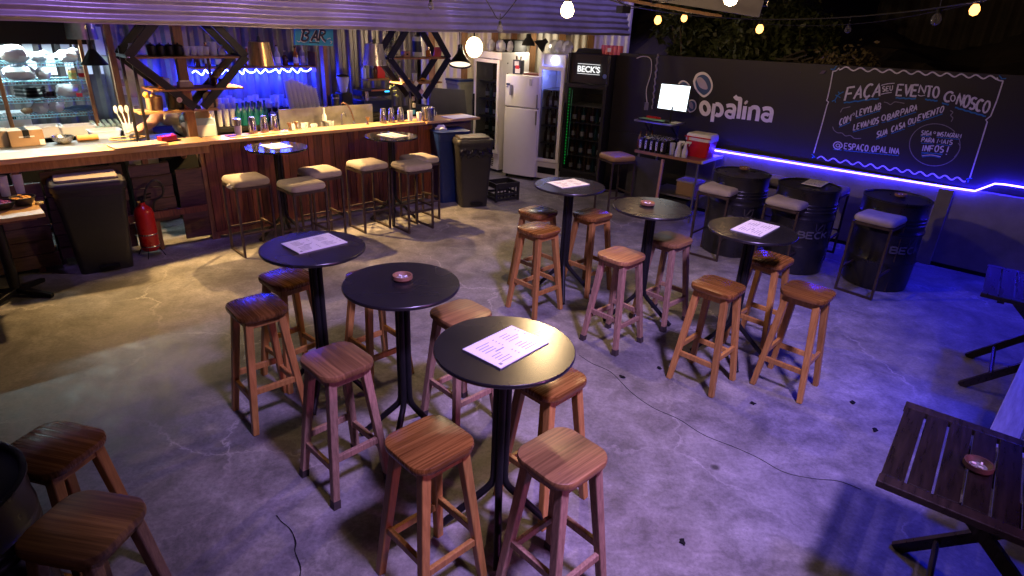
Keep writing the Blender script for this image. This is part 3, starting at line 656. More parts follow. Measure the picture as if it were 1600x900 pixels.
# menus: spiral-bound laminated sheets
def menu(quad, z, lab, lines=True):
    P = [pz(x, y, z) for x, y in quad]; c = sum(P, Vector()) / 4
    ex = ((P[1] - P[0]) + (P[2] - P[3])) / 2; ey = ((P[3] - P[0]) + (P[2] - P[1])) / 2
    wd, dp = ex.length, ey.length; rz = math.atan2(ex.y, ex.x)
    if ex.cross(ey).z < 0: sg = -1
    else: sg = 1
    t = thing('menu', lab, 'menu', (c.x, c.y, z + .0005), rz, 'menus on the tables')
    mb = MB(); mb.box((0, 0, .003), (wd, dp, .005)); rnd = random.Random(int(c.x * 1000))
    for col in (-.27, .2):
        for r in range(9):
            yy = dp * (-.36 + r * .085); l = wd * rnd.uniform(.14, .26)
            if r in (4,): continue
            mb.box((wd * col + l / 2 - wd * .1, yy, .0062), (l, dp * .016, .0008))
            if rnd.random() < .8: mb.box((wd * (col + .24), yy, .0062), (wd * .03, dp * .016, .0008))
    mb.box((-wd * .42, dp * .40 * sg, .0062), (.014, .014, .0008)); mb.box((-wd * .15, -dp * .02, .0062), (wd * .16, dp * .03, .0008))
    sheet = mb.build('sheet', PAPER, t); sheet.data.materials.append(INK)
    for pl_ in sheet.data.polygons: pl_.material_index = 1 if min(sheet.data.vertices[v_].co.z for v_ in pl_.vertices) > .00565 else 0
    mb = MB(); n = 22
    for k in range(n):
        x = -wd / 2 + wd * (k + .5) / n; mb.tube([(x, sg * -(dp / 2 - .004), .006), (x, sg * -(dp / 2 + .003), .009), (x, sg * -(dp / 2 + .006), .003), (x, sg * -(dp / 2 - .001), .001)], .0012, 4)
    mb.build('spiral_binding', BLACKM, t); return t
z3 = lambda x, y: (560 + x / 2.0455, 460 + y / 2.0455); z2 = lambda x, y: (320 + x / 2.5, 340 + y / 2.5)
z4 = lambda x, y: (760 + x / 3.2147, 260 + y / 3.2147); z5 = lambda x, y: (1000 + x / 2.647, 300 + y / 2.647); zm = lambda x, y: (1060 + x / 3.75, 230 + y / 3.75)
TZ = 1.0145
menu([z3(332, 178), z3(490, 103), z3(608, 155), z3(455, 240)], TZ, 'white spiral-bound menu lying on the nearest round table')
menu([z2(295, 103), z2(483, 64), z2(556, 97), z2(372, 145)], TZ, 'white spiral-bound menu on the far left of the front tables')
menu([z4(305, 82), z4(437, 65), z4(520, 92), z4(380, 112)], TZ, 'white menu on the table closest to the fridges')
menu([z5(375, 157), z5(455, 117), z5(580, 145), z5(497, 188)], TZ, 'white menu on the right table in front of the drums')
zg = lambda x, y: (260 + x / 5.293, 140 + y / 5.293); zh = lambda x, y: (480 + x / 5.293, 130 + y / 5.293)
menu([zg(780, 465), zg(945, 440), zg(1040, 478), zg(870, 495)], TZ, 'white menu on the shiny table at the left of the bar planks')
menu([zh(580, 428), zh(700, 410), zh(835, 440), zh(710, 458)], TZ, 'white menu on the table at the bar near the blue bin')
menu([zm(718, 213), zm(770, 190), zm(885, 205), zm(835, 237)], .8865, 'pale menu lying on the middle black drum')

def ashtray(loc, r, lab, h=.028, m=CLAY):
    t = thing('ashtray', lab, 'ashtray', loc, 0, 'ashtrays')
    mb = MB(); mb.lathe([(r * .8, 0), (r, h * .4), (r * .98, h), (r * .86, h), (r * .66, h * .35), (r * .6, h * .3)], n=28); mb.build('bowl', m, t, smooth=True)
    mb = MB(); mb.lathe([(r * .62, h * .3), (r * .6, h * .42)], n=18); mb.build('ash', ASH, t)
    mb = MB()
    for a in (0, 2.1, 4.2): mb.tube([(r * .2 * math.cos(a), r * .2 * math.sin(a), h * .6), (r * .45 * math.cos(a + .5), r * .45 * math.sin(a + .5), h * .7)], .004, 6)
    mb.build('cigarette_butts', PAPER, t); return t
p = pz(629, 437, TZ); ashtray((p.x, p.y, TZ), .053, 'round wooden ashtray on the left ashtray table')
p = pz(1011.5, 321, TZ); ashtray((p.x, p.y, TZ), .056, 'round wooden ashtray on the table in the middle of the right group')
p = pz(1407, 307, .887); ashtray((p.x, p.y, .887), .055, 'round ashtray on the right-hand black drum')
p = pz(1163, 265, .887); ashtray((p.x, p.y, .887), .055, 'round ashtray on the black drum next to the cooler table')

# upholstered stools with sled frames
def soft_stool(cm):
    t = thing('upholstered_stool', '', 'stool'); h = .165
    mb = MB(); mb.slab([[Vector((x * k, y * k, z)) for x, y in rrect(.36, .36, .05, 5)] for k, z in ((.93, .705), (.99, .715), (1.01, .735), (.985, .755), (.93, .768), (.75, .776), (.4, .779))])
    mb.build('cushion', cm, t, smooth=True)
    for i, j in ((-1, -1), (1, -1), (1, 1), (-1, 1)):
        mb = MB(); mb.bar((h * i, h * j, .70), (h * i, h * j, 0), .022, up=(1, 0, 0)); mb.build('leg', RUSTM, t, bevel=.002)
    mb = MB()
    for a, b in (((-h, -h), (h, -h)), ((-h, h), (h, h)), ((-h, -h), (-h, h)), ((h, -h), (h, h))): mb.bar((*a, .692), (*b, .692), .022, .024)
    mb.build('seat_frame', RUSTM, t)
    for a, b in (((-h, -h), (-h, h)), ((h, -h), (h, h))): mb = MB(); mb.bar((a[0], a[1] + .011, .0115), (b[0], b[1] - .011, .0115), .021, .021); mb.build('floor_runner', RUSTM, t)
    for z, a, b in ((.24, (-h, -h), (h, -h)), (.24, (-h, h), (h, h)), (.275, (h, -h), (h, h))):
        mb = MB(); mb.bar((*a, z), (*b, z), .019, .019); mb.build('footrest', RUSTM, t)
    return t
ss = soft_stool(CUSH)
GU = 'upholstered metal stools'
def kp(x, y, z=.775): q = pz(x, y, z); return q.x, q.y
for x, y, rz, lab in [
    (-2.675, 5.935, 44.5, 'beige cushioned stool at the far left end of the bar, plastic at its corner'),
    (*kp(470, 282), 46, 'beige cushioned stool in front of the shiny bar table column'),
    (*kp(499, 263), 43, 'beige cushioned stool tucked right of the shiny bar table against the planks'),
    (-1.69, 6.85, 44.5, 'beige cushioned stool between the two bar tables'),
    (-1.20, 6.91, 44, 'beige cushioned stool in front of the bar table near the blue bin'),
    (*kp(655, 243), 45, 'beige cushioned stool beside the dark grey bin, farthest along the bar'),
    (2.168, 6.45, 50, 'grey cushioned stool in front of the drum next to the cooler table'),
    (2.735, 6.03, 46, 'grey cushioned stool in front of the middle drum'),
    (3.415, 5.585, 42, 'grey cushioned stool in front of the right-hand drum'),
    (2.93, 6.98, 50, 'cushioned stool peeping out behind the leftmost wall drum'),
    (3.42, 6.66, 48, 'cushioned stool behind the middle drum, only its legs showing'),
]: place(ss, x, y, rz, lab, GU)
WS = M('tan_seat_board', (.42, .25, .13), (.30, .17, .08), 6, .5, stretch=(1, 9, 5))
sx = soft_stool(WS); q = pz(965, 240, .775); sx.location = (q.x, q.y, 0); sx.rotation_euler = (0, 0, R(25)); sx['label'] = 'tan-topped metal stool between the black fridge and the cash table'; sx['group'] = GU

# plastic wrap corner on the first bar stool
mb = MB(); q = Vector((-2.675, 5.935, 0)); mb.blob((0, 0, 0), (.06, .035, .025), 4, .4); o = mb.build('plastic_wrap', GLSP, loc=B(0, 0, 0) * 0 + pz(364, 291, .715), rz=0); tag(o, 'loose clear plastic wrap hanging from the leftmost bar stool corner', 'plastic wrap')

# oil drums used as tables
def drum(lab, loc, rz, mark=True, emblem=False):
    t = thing('oil_drum', lab, 'drum', loc, rz, 'black oil drums used as tables'); r = .2925
    prof = [(r - .01, 0), (r, .01), (r, .26)]
    for z in (.29, .58):
        prof += [(r, z - .03), (r + .012, z - .012), (r + .014, z), (r + .012, z + .012), (r, z + .03)]
        for q in (1, 2): 
            zz = z + .03 + q * .03 if z > .5 else z - .03 - q * .03
    rib = [(r, .655), (r + .006, .665), (r, .675), (r, .69), (r + .006, .70), (r, .71), (r, .725), (r + .006, .735), (r, .745)]
    prof = [p for p in prof if p[1] < .26 or p[1] > .26]; prof = sorted(prof, key=lambda p: p[1]) + rib + [(r, .868), (r + .008, .872), (r + .008, .884), (r - .004, .887), (r - .012, .884), (r - .014, .872)]
    mb = MB(); mb.lathe(prof, n=64); mb.build('body', DRUMP, t, smooth=True)
    mb = MB(); mb.lathe([(r - .0145, .868), (r - .015, .8735)], n=48); mb.lathe([(.03, .873), (.03, .880), (.02, .883)], (.17, .1, 0), 12); mb.build('lid', DRUMP, t, smooth=True)
    if mark:
        mb = MB()
        def curved(pts, wd):
            vs = []; m = len(pts)
            for i, (x, z) in enumerate(pts):
                a = pts[max(i - 1, 0)]; b = pts[min(i + 1, m - 1)]; dx, dz = b[0] - a[0], b[1] - a[1]; l = math.hypot(dx, dz) or 1
                for sg in (1, -1):
                    xx, zz = x - dz / l * wd / 2 * sg, z + dx / l * wd / 2 * sg; an = -math.pi / 2 + xx / r; vs.append(((r + .0045) * math.cos(an), (r + .0045) * math.sin(an), zz))
            mb.add(vs, [(2 * i, 2 * i + 1, 2 * i + 3, 2 * i + 2) for i in range(m - 1)])
        x = -.20
        for ch in "BECK'S":
            wch = .062 if ch != "'" else .02
            for st in GL[ch]:
                dn = [(st[i][0] + (st[i + 1][0] - st[i][0]) * k / 4, st[i][1] + (st[i + 1][1] - st[i][1]) * k / 4) for i in range(len(st) - 1) for k in range(4)] + [st[-1]]
                curved([(x + wch * a, .405 + .062 * b) for a, b in dn], .016)
            x += wch + .018
        mb.build('painted_name', M('drum_lettering', (.13, .13, .145), None, 20, .7), t)
        if emblem or True:
            mb = MB(); e = [(-.05, .585 - .02), (.0, .57), (.05, .585 - .02), (.045, .5), (.03, .478), (0, .47), (-.03, .478), (-.045, .5), (-.05, .565)]
            ring = e
            curved(ring, .008); curved([(-.02, .49), (0, .52), (.02, .545)], .012); curved(arc(.022, .548, .012, .012, 0, 360, 8), .006)
            mb.build('painted_emblem', M('drum_emblem', (.085, .08, .09), None, 20, .7), t)
    return t
drum('leftmost of the black drums by the wall, ashtray on its lid', (2.436, 6.638, 0), R(8))
drum('middle black drum by the wall carrying a pale menu', (2.979, 6.201, 0), R(14))
drum('rightmost black drum by the wall, ashtray on its lid', (3.685, 5.853, 0), R(20), emblem=True)
drum('black drum cut by the left edge of the picture in front of two stools', (-1.81, 1.41, 0), R(30), mark=False)

# slatted folding tables, at the right edge
def slat_table(lab, corner, ux, uy, lx, ly):
    ux = Vector(ux).normalized(); rz = math.atan2(ux.y, ux.x)
    t = thing('folding_table', lab, 'table', (corner.x, corner.y, 0), rz, 'slatted folding tables'); z = .725
    mb = MB()
    for y in (.03, ly - .03): mb.box((lx / 2, y, z), (lx, .06, .03))
    mb.build('frame_rail', SLATW, t, bevel=.004)
    n = int(lx / .088)
    rnd = random.Random(5)
    mb = MB()
    for k in range(n): mb.box((lx * (k + .5) / n, ly / 2, z + .004 + rnd.uniform(-.001, .001)), (lx / n - .009, ly - .124, .02))
    mb.build('slats', SLATW, t, bevel=.003)
    mb = MB()
    for x in (.12, lx - .12): mb.box((x, ly / 2, z - .03), (.04, ly - .1, .03))
    mb.build('batten', SLATW, t)
    for y in (.09, ly - .09):
        for sg, off in ((1, .0), (-1, .045)):
            xc = lx / 2; mb = MB(); mb.bar((xc - sg * .42, y + off * (1 if y < .3 else -1), .0), (xc + sg * .30, y + off * (1 if y < .3 else -1), z - .03), .03, .05); mb.build('leg', SLATW, t)
    mb = MB(); mb.tube([(lx / 2 - .28, .1, .14), (lx / 2 - .28, ly - .1, .14)], .014, 8); mb.build('stretcher', SLATW, t)
    return t
c1 = pz(1370, 750, .74)
slat_table('dark slatted folding table with an ashtray in the right front corner', c1, (.79, -.61), (.62, .79), 1.15, .72)
c2 = pz(1533, 457, .74)
slat_table('dark slatted folding table farther back at the right edge', c2, (.79, -.61), (.62, .79), 1.0, .74)
p = pz(1527, 731, .745); ashtray((p.x, p.y, .741), .052, 'boat-shaped dark ashtray on the front slatted table', .03, M('dark_clay', (.09, .04, .025), None, 30, .6))
bt = thing('garden_bench', 'blue-lit plank bench between the two slatted tables', 'bench', pz(1548, 665, .45), R(46))
for y in (-.065, -.205, -.345):
    mb = MB(); mb.box((.55, y, -.015), (1.5, .125, .03)); mb.build('seat_plank', BENCHW, bt, bevel=.004)
for x in (-.05, 1.15):
    mb = MB(); mb.box((x, -.2, -.06), (.05, .36, .05)); mb.build('crossbar', BENCHW, bt)
    for y in (-.05, -.35): mb = MB(); mb.bar((x, y, -.085), (x, y, -.45), .05); mb.build('leg', BENCHW, bt)

# ---------------- bins, crate, extinguisher
def bin_(name, lab, loc, rz, wb, db, wt, dt, h, body, lid, pedal=True, cat='bin'):
    t = thing(name, lab, cat, loc, rz)
    mb = MB(); mb.slab([[Vector((x, y, z)) for x, y in rrect(wb + (wt - wb) * k, db + (dt - db) * k, .05, 4)] for k, z in ((0, .0), (.05, .03), (.92, h * .9), (1, h * .9 + .002), (1.0, h))])
    mb.build('body', body, t, smooth=True)
    if lid:
        mb = MB(); mb.slab([[Vector((x * k, y * k, h + z)) for x, y in rrect(wt, dt, .06, 5)] for k, z in ((1.06, -.03), (1.08, .0), (1.06, .03), (1.0, .045))]); mb.build('lid_frame', body, t, smooth=True)
        mb = MB(); mb.slab([[Vector((x * k, y * k, h + z)) for x, y in rrect(wt * .88, dt * .78, .05, 5)] for k, z in ((1, .047), (1, .06), (.97, .068))]); mb.build('lid_flap', lid, t, smooth=True)
    if pedal:
        mb = MB(); mb.box((.02, -db / 2 - .02, .05), (.16, .06, .03)); mb.build('pedal', DARK, t, bevel=.004)
    return t
bin_('pedal_bin', 'black pedal bin with a worn tan lid in front of the left bar counter', pz(165, 425, 0) + Vector((-.10, .17, 0)), R(38), .42, .36, .54, .44, .80, BINB, BINL)
b2 = bin_('pedal_bin', 'dark grey pedal bin with a bag under its lid, right end of the bar', (-.60, 8.02, 0), R(21), .36, .30, .46, .40, .84, M('grey_bin_plastic', (.026, .024, .023), (.018, .017, .017), 20, .45), M('brown_bin_lid', (.075, .062, .055), (.05, .042, .04), 9, .45))
mb = MB(); mb.box((0, 0, .911), (.09, .05, .002)); mb.build('sticker', M('tan_sticker', (.35, .24, .16), None, 9, .6), b2)
mb = MB()
for k in range(14): mb.blob((-.2 + .03 * k, -.205 + .004 * math.sin(k * 2), .72 + .02 * math.sin(k * 1.3)), (.03, .012, .05), k, .35, 8, 5)
mb.build('bin_bag', M('black_bag', (.015, .015, .02), None, 9, .18), b2, smooth=True)
b3 = bin_('recycling_bin', 'open blue recycling bin between the bar end and the grey bin', (-.93, 8.22, 0), R(30), .36, .34, .46, .42, .92, BINBLUE, None, False)
mb = MB(); mb.slab([[Vector((x * k, y * k, z)) for x, y in rrect(.44, .40, .05, 4)] for k, z in ((.98, .9), (1.08, .925), (1.08, .94))]); mb.build('rim', BINBLUE, b3, smooth=True)
mb = MB(); rr_ = [(.06 + .055 * math.cos(a / 8 * math.pi), -.222, .66 + .055 * math.sin(a / 8 * math.pi)) for a in range(-6, 9)]; mb.tube(rr_, .008, 6); mb.build('recycling_mark', WHPAINT, b3)
mb = MB(); mb.blob((-.1, 0, .95), (.07, .06, .05), 3, .3); mb.build('bin_liner', BAGW, b3, smooth=True)
cr = thing('bottle_crate', 'black plastic bottle crate on the floor beside the white fridge', 'crate', (-.2, 8.36, 0), R(35))
mb = MB(); wq, dq, hq = .36, .26, .25
for i, j in ((-1, -1), (1, -1), (1, 1), (-1, 1)): mb.box((i * wq / 2, j * dq / 2, hq / 2), (.03, .03, hq))
for z in (.03, .09, .20, .235):
    mb.box((0, -dq / 2, z), (wq - .03, .014, .035)); mb.box((0, dq / 2, z), (wq - .03, .014, .035)); mb.box((-wq / 2, 0, z), (.014, dq - .03, .035)); mb.box((wq / 2, 0, z), (.014, dq - .03, .035))
for k in range(5): mb.box((-wq / 2 + wq * (k + 1) / 6, -dq / 2, .14), (.014, .012, .2))
mb.box((0, 0, .012), (wq - .03, dq - .03, .015)); mb.build('crate_body', BINB, cr)
fe = thing('fire_extinguisher', 'red fire extinguisher on a wire stand beside the black pedal bin', 'fire extinguisher', pz(238, 398, 0), R(44))
mb = MB(); mb.lathe([(.07, .06), (.082, .075), (.085, .1), (.085, .43), (.075, .47), (.045, .50), (.028, .515), (.026, .54)], n=28); mb.build('cylinder', REDP, fe, smooth=True)
mb = MB()
for z in (.10, .22): mb.lathe([(.0865, z), (.088, z + .003), (.088, z + .009), (.0865, z + .012)], n=28, cap=False)
mb.build('band', STEEL, fe, smooth=True)
mb = MB(); mb.lathe([(.028, .54), (.03, .56), (.02, .585)], n=14); mb.box((.03, 0, .575), (.11, .022, .012)); mb.box((.035, 0, .60), (.12, .022, .01), 0, Matrix.Rotation(-.22, 3, 'Y')); mb.build('valve', DARK, fe)
mb = MB(); mb.tube(smooth([(.02, -.02, .56), (.06, -.03, .68), (.14, -.03, .74), (.2, -.02, .68), (.19, 0, .58), (.12, .03, .52), (.1, .05, .40)], 6), .011, 8); mb.build('hose', BINB, fe, smooth=True)
mb = MB(); mb.lathe([(.014, .545), (.016, .56), (.0, .565)], (-.03, -.03, 0), 10); mb.build('gauge', GOLD, fe)
mb = MB()
for a in (.6, 2.4, 4.2, 5.6): mb.tube([(.08 * math.cos(a), .08 * math.sin(a), .09), (.13 * math.cos(a), .13 * math.sin(a), .0)], .004, 6)
mb.build('wire_stand', BLACKM, fe)

# left pedestal table with snacks
pt = thing('pedestal_table', 'small wood-topped pedestal table with snack bowls at the left edge', 'table', pz(28, 462, 0), BRZ)
q = Vector(pz(72, 331, .74)) - Vector(pz(28, 462, 0))
mb = MB(); mb.box((-.03, .0, .725), (.66, .60, .03)); mb.build('tabletop', TOPW, pt, bevel=.003)
mb = MB(); mb.box((0, 0, .69), (.5, .4, .04)); mb.build('subframe', POSTW, pt)
mb = MB(); mb.tube([(0, 0, .06), (0, 0, .67)], .04, 16); mb.build('column', BLACKM, pt, smooth=True)
for k in range(4):
    a = R(45 + 90 * k); mb = MB(); mb.bar((0, 0, .06), (.3 * math.cos(a), .3 * math.sin(a), .02), .06, .05, .04); mb.build('foot', BLACKM, pt, bevel=.006)
def bowl(loc, r, h, lab, m, filling=None, fm=None, grp=None):
    t = thing('bowl', lab, 'bowl', loc, 0, grp)
    mb = MB(); mb.lathe([(r * .5, 0), (r * .62, h * .08), (r * .9, h * .6), (r, h), (r * .95, h), (r * .84, h * .6), (r * .5, h * .16)], n=24); mb.build('shell', m, t, smooth=True)
    if fm:
        mb = MB(); rnd = random.Random(4)
        for k in range(26):
            a = rnd.uniform(0, 6.28); q = r * .75 * rnd.random() ** .5; mb.blob((q * math.cos(a), q * math.sin(a), h * (.75 + .55 * (1 - q / r) * rnd.random())), (r * .2, r * .13, r * .05), k, .5, 7, 4)
        mb.build(filling, fm, t, smooth=True)
    return t
bowl(pz(38, 320, .742), .09, .07, 'black bowl heaped with yellow corn chips on the pedestal table', BINB, 'corn_chips', CRISP)
bowl(pz(6, 326, .742), .09, .06, 'black bowl with blue and red wrapped sweets at the left edge', BINB, 'wrapped_sweets', M('blue_wrap', (.03, .10, .5), (.5, .03, .03), 40, .3))
mb = MB(); mb.lathe([(.03, 0), (.031, .012), (.02, .016)], n=20); o = mb.build('jar_cover', GOLD, loc=pz(62, 318, .742)); tag(o, 'yellow round lid lying on the pedestal table edge', 'lid')
for x, y in ((10, 300), (33, 296)):
    q = pz(x, y + 6, .742); mb = MB(); mb.lathe([(.032, 0), (.042, .17), (.040, .17), (.031, .012), (.0, .012)], n=18, cap=False); o = mb.build('plastic_cup', GLSP, loc=q, smooth=True)
    tag(o, 'tall clear plastic cup behind the snack bowls, ' + ('half out of the frame' if x < 20 else 'beside the chips'), 'cup')
# low wooden rack in the dark behind the pedestal table
rk = thing('wooden_rack', 'low dark wooden rack in the shade beside the black pedal bin', 'rack', pz(80, 425, 0) + Vector((-.15, .2, 0)), BRZ)
for z in (.12, .34, .60): mb = MB(); mb.box((-.25, 0, z), (.75, .2, .03)); mb.build('shelf', PALLET, rk)
for x in (-.6, .1): mb = MB(); mb.box((x, -.09, .32), (.04, .04, .64)); mb.build('upright', PALLET, rk)
mb = MB(); mb.box((-.22, -.02, .40), (.16, .14, .09)); o = mb.build('cardboard_box', CARD, loc=rk.location, rz=BRZ); tag(o, 'small cardboard box on the dark low rack', 'box')

# ================================================================== THE BAR
def bthing(name, label, cat, s, t, z, group=None, drz=0): return thing(name, label, cat, B(s, t, z), BRZ + drz, group)
ct = bthing('bar_counter', 'long wooden bar counter clad in upright red-brown planks', 'bar counter', 0, 0, 0)
mb = MB(); mb.box((.53, .14, 1.03), (2.26, .31, .045)); mb.build('counter_top', TOPW, ct, bevel=.004)
mb = MB(); mb.box((2.99, .115, 1.034), (2.66, .25, .036)); mb.build('counter_top', TOPW, ct, bevel=.004)
mb = MB(); mb.box((4.78, .18, 1.036), (.9, .42, .03)); mb.build('counter_top', TOPW, ct, bevel=.004)
mb = MB(); mb.box((.53, .04, .97), (2.26, .05, .075)); mb.build('front_beam', POSTW, ct)
rnd = random.Random(12)
x = 1.62; k = 0
while x < 4.42:                                                      # upright boards, each its own width and shade
    wd = rnd.choice((.055, .07, .085, .10)); mb = MB()
    mb.box((x + wd / 2, .07 + rnd.uniform(-.008, .006), .55), (wd - .005, .022, .93 + rnd.uniform(-.02, .02))); mb.build('front_plank', PLANK, ct); x += wd; k += 1
mb = MB(); mb.box((3.0, .12, .08), (2.7, .05, .1)); mb.build('kick_board', POSTW, ct)
for s in (1.62, 4.45): mb = MB(); mb.box((s, .12, .5), (.08, .08, 1.0)); mb.build('corner_post', POSTW, ct)
mb = MB(); mb.box((4.83, .14, .52), (.72, .025, .96)); mb.build('end_panel', M('end_panel_metal', (.16, .10, .085), (.10, .06, .05), 5, .4), ct)
mb = MB(); mb.box((3.1, .30, 1.012), (2.2, .07, .05)); mb.build('steel_rail', STEEL, ct, bevel=.006)
mb = MB(); mb.box((3.1, .62, .925), (2.5, .55, .03)); mb.box((3.1, .62, .5), (2.5, .5, .82)); mb.build('sink_bench', STEELD, ct)
mb = MB(); mb.box((.5, .62, .985), (2.2, .62, .03)); mb.build('work_top', STEELD, ct)
mb = MB(); mb.box((3.45, .90, 1.06), (1.3, .02, .24)); mb.build('splashback', STEELD, ct)
# pallet boards and loose panels under the left part
def boards(lab, s0, s1, z0, z1, n, t=.06, vertical=False, tilt=0):
    o = bthing('pallet_panel', lab, 'panel', (s0 + s1) / 2, t, z0, None, tilt); rnd = random.Random(int(s0 * 50)); wd = s1 - s0
    for k in range(n):
        mb = MB(); h = (z1 - z0) / n
        mb.box((rnd.uniform(-.01, .01), rnd.uniform(-.006, .006), h * (k + .5)), (wd, .02, h - .008)); mb.build('board', PALLET, o)
    for x in (-wd * .4, wd * .4): mb = MB(); mb.box((x, .03, (z1 - z0) / 2), (.06, .03, z1 - z0)); mb.build('stile', PALLET, o)
    return o
boards('dark pallet boards under the counter at the far left', -.45, .22, .05, .82, 6)
boards('dark pallet boards behind the black pedal bin', .25, .88, .08, .90, 7, .09)
boards('pallet boards behind the fire extinguisher hose', .93, 1.28, .30, .88, 5)
dp = bthing('board_door', 'dark sheet board closing the gap left of the bar planks', 'panel', 1.46, .10, .05); mb = MB(); mb.box((0, 0, .37), (.26, .02, .72)); mb.build('sheet', PALLET, dp)
rl = bthing('timber_rail', 'red-brown timber rail running low across the left counter front', 'rail', 1.18, .02, .38); mb = MB(); mb.box((0, 0, 0), (.75, .03, .065)); mb.build('timber', PLANK, rl)
for s, lab in ((.08, 'left upright'), (1.08, 'right upright')):
    mb = MB(); mb.box((0, 0, .47), (.05, .05, .94)); o = mb.build('counter_post', POSTW, loc=B(s, .10, 0), rz=BRZ); tag(o, f'slim dark post under the left counter, {lab} of the two', 'post')
# inner counter with bottles and glasses
bc = bthing('back_counter', 'dark back counter carrying the glasses behind the bar', 'counter', 0, 0, 0)
mb = MB(); mb.box((3.0, 1.35, .95), (3.0, .5, .04)); mb.build('top', DARK, bc); mb = MB(); mb.box((3.0, 1.4, .46), (2.9, .4, .92)); mb.build('carcass', DARK, bc)
mb = MB(); mb.box((4.75, 1.35, 1.0), (1.4, .5, .04)); mb.build('top', BLACKM, bc)
kfl = bthing('kitchen_bench', 'dark kitchen bench under the wire shelves', 'bench', .5, 1.65, 0); mb = MB(); mb.box((0, 0, .98), (1.5, .55, .04)); mb.build('top', STEELD, kfl); mb = MB(); mb.box((0, .05, .46), (1.4, .4, .92)); mb.build('carcass', DARK, kfl)

# posts
def post(lab, px0, py0, t, zb, zt, sz=(.07, .07)):
    s, z = pp(px0, py0, t); mb = MB(); mb.box((0, 0, (zt - zb) / 2), (*sz, zt - zb)); o = mb.build('timber_post', POSTW, loc=B(s, t, zb), rz=BRZ, bevel=.004); return tag(o, lab, 'post')
post('wooden roof post rising through the left diamond rack', 296, 180, .42, .95, 2.60, (.085, .085))
post('timber post below the blue bar sign', 509, 130, 1.5, .9, 2.60, (.06, .10))
post('pale timber post right of the wire shelves', 180, 110, 1.2, .98, 2.60, (.06, .05))
post('tan timber post at the right end of the wire shelves', 143, 150, 1.38, .98, 2.2, (.035, .035))
post('timber post at the far left of the wire shelves', 6, 150, 1.38, .98, 2.2, (.035, .035))

# diamond racks of black steel
def diamond(lab, cx, L, Rr, zm_, zb, zt, t0, t1, shelves, half_lower=True):
    o = bthing('diamond_rack', lab, 'rack', cx, (t0 + t1) / 2, 0); hd = (t1 - t0) / 2
    for y in (-hd, hd):
        for x in (L, Rr):
            mb = MB(); mb.bar((x, y, zm_), (.04 * (1 if x > 0 else -1), y, zb), .072, .03, up=(0, 1, 0)); mb.build('lower_bar', BLACKM, o)
            mb = MB(); mb.bar((x, y, zm_), (x * .12, y, zt + .24), .072, .03, up=(0, 1, 0)); mb.build('upper_bar', BLACKM, o)
    for x, z in ((L, zm_), (Rr, zm_), (0, zb)): mb = MB(); mb.bar((x, -hd, z), (x, hd, z), .03); mb.build('cross_tube', BLACKM, o)
    for x0, x1, z, dd in shelves: mb = MB(); mb.box(((x0 + x1) / 2, 0, z), (x1 - x0, hd * 2 + dd, .018)); mb.build('shelf', SHELFW, o)
    for x in (L, Rr):
        for y in (-hd - .017,): mb = MB(); mb.lathe([(.014, -.004), (.014, .004)], (x, y, zm_), 10); mb.build('bolt', STEEL, o)
    return o
d1 = diamond('black steel diamond rack with wooden shelves above the left counter', 1.68, -.55, .53, 1.835, 1.355, 2.11, .18, .52, [(-.50, .48, 1.825, -.03), (-.40, .46, 1.528, .04)])
mb = MB(); mb.lathe([(.026, 0), (.026, .003)], n=16); st = mb.build('round_sticker', M('pink_sticker', (.6, .2, .25), (.75, .7, .7), 60, .5), d1); st.location = (-.18, -.192, 1.44); st.rotation_euler = (R(90), 0, 0)
d2 = diamond('black steel diamond rack with wooden shelves at the right end of the bar', 4.42, -.47, .44, 1.80, 1.32, 2.09, .20, .48, [(-.40, .40, 1.797, -.03), (-.30, .33, 1.50, .0)])
for x, z, c in ((-.1, 1.50, WHPAINT), (-.02, 1.40, M('pink_sticker_b', (.62, .40, .5), None, 5, .5))):
    mb = MB(); mb.box((0, 0, 0), (.055, .003, .055), 0, Matrix.Rotation(R(45), 3, 'Y')); s2 = mb.build('sticker', c, d2); s2.location = (x, -.160, z)
px_ = bthing('sticker_post', 'black post covered with stickers below the right diamond rack', 'post', *[pp(645, 180, .30)[0], .30, .95]); mb = MB(); mb.box((0, 0, .22), (.07, .05, .44)); mb.build('tube', DARK, px_)
for k, c in enumerate((WHPAINT, BLUEP, WHPAINT, M('pale_sticker', (.55, .5, .55), None, 6, .5))): mb = MB(); mb.box((.004 * (-1) ** k, -.0275, .10 + .085 * k), (.045, .003, .055)); mb.build('sticker', c, px_)
# lower rack frame standing on the counter: two black tubes, a plank shelf
lr = bthing('counter_rack', 'black tube rack with a plank shelf standing on the left counter', 'rack', 1.57, .42, 1.0)
for x in (-.44, .34): 
    mb = MB(); mb.bar((x, 0, 0), (x, 0, .92), .024); mb.build('upright', BLACKM, lr)
mb = MB(); mb.bar((-.36, -.06, 0), (-.36, -.06, .9), .024); mb.build('upright', BLACKM, lr)
sz1 = pp(290, 172, .42)[1] - 1.0
mb = MB(); mb.box((-.02, .05, sz1), (.74, .24, .022)); mb.build('shelf', TOPW, lr)

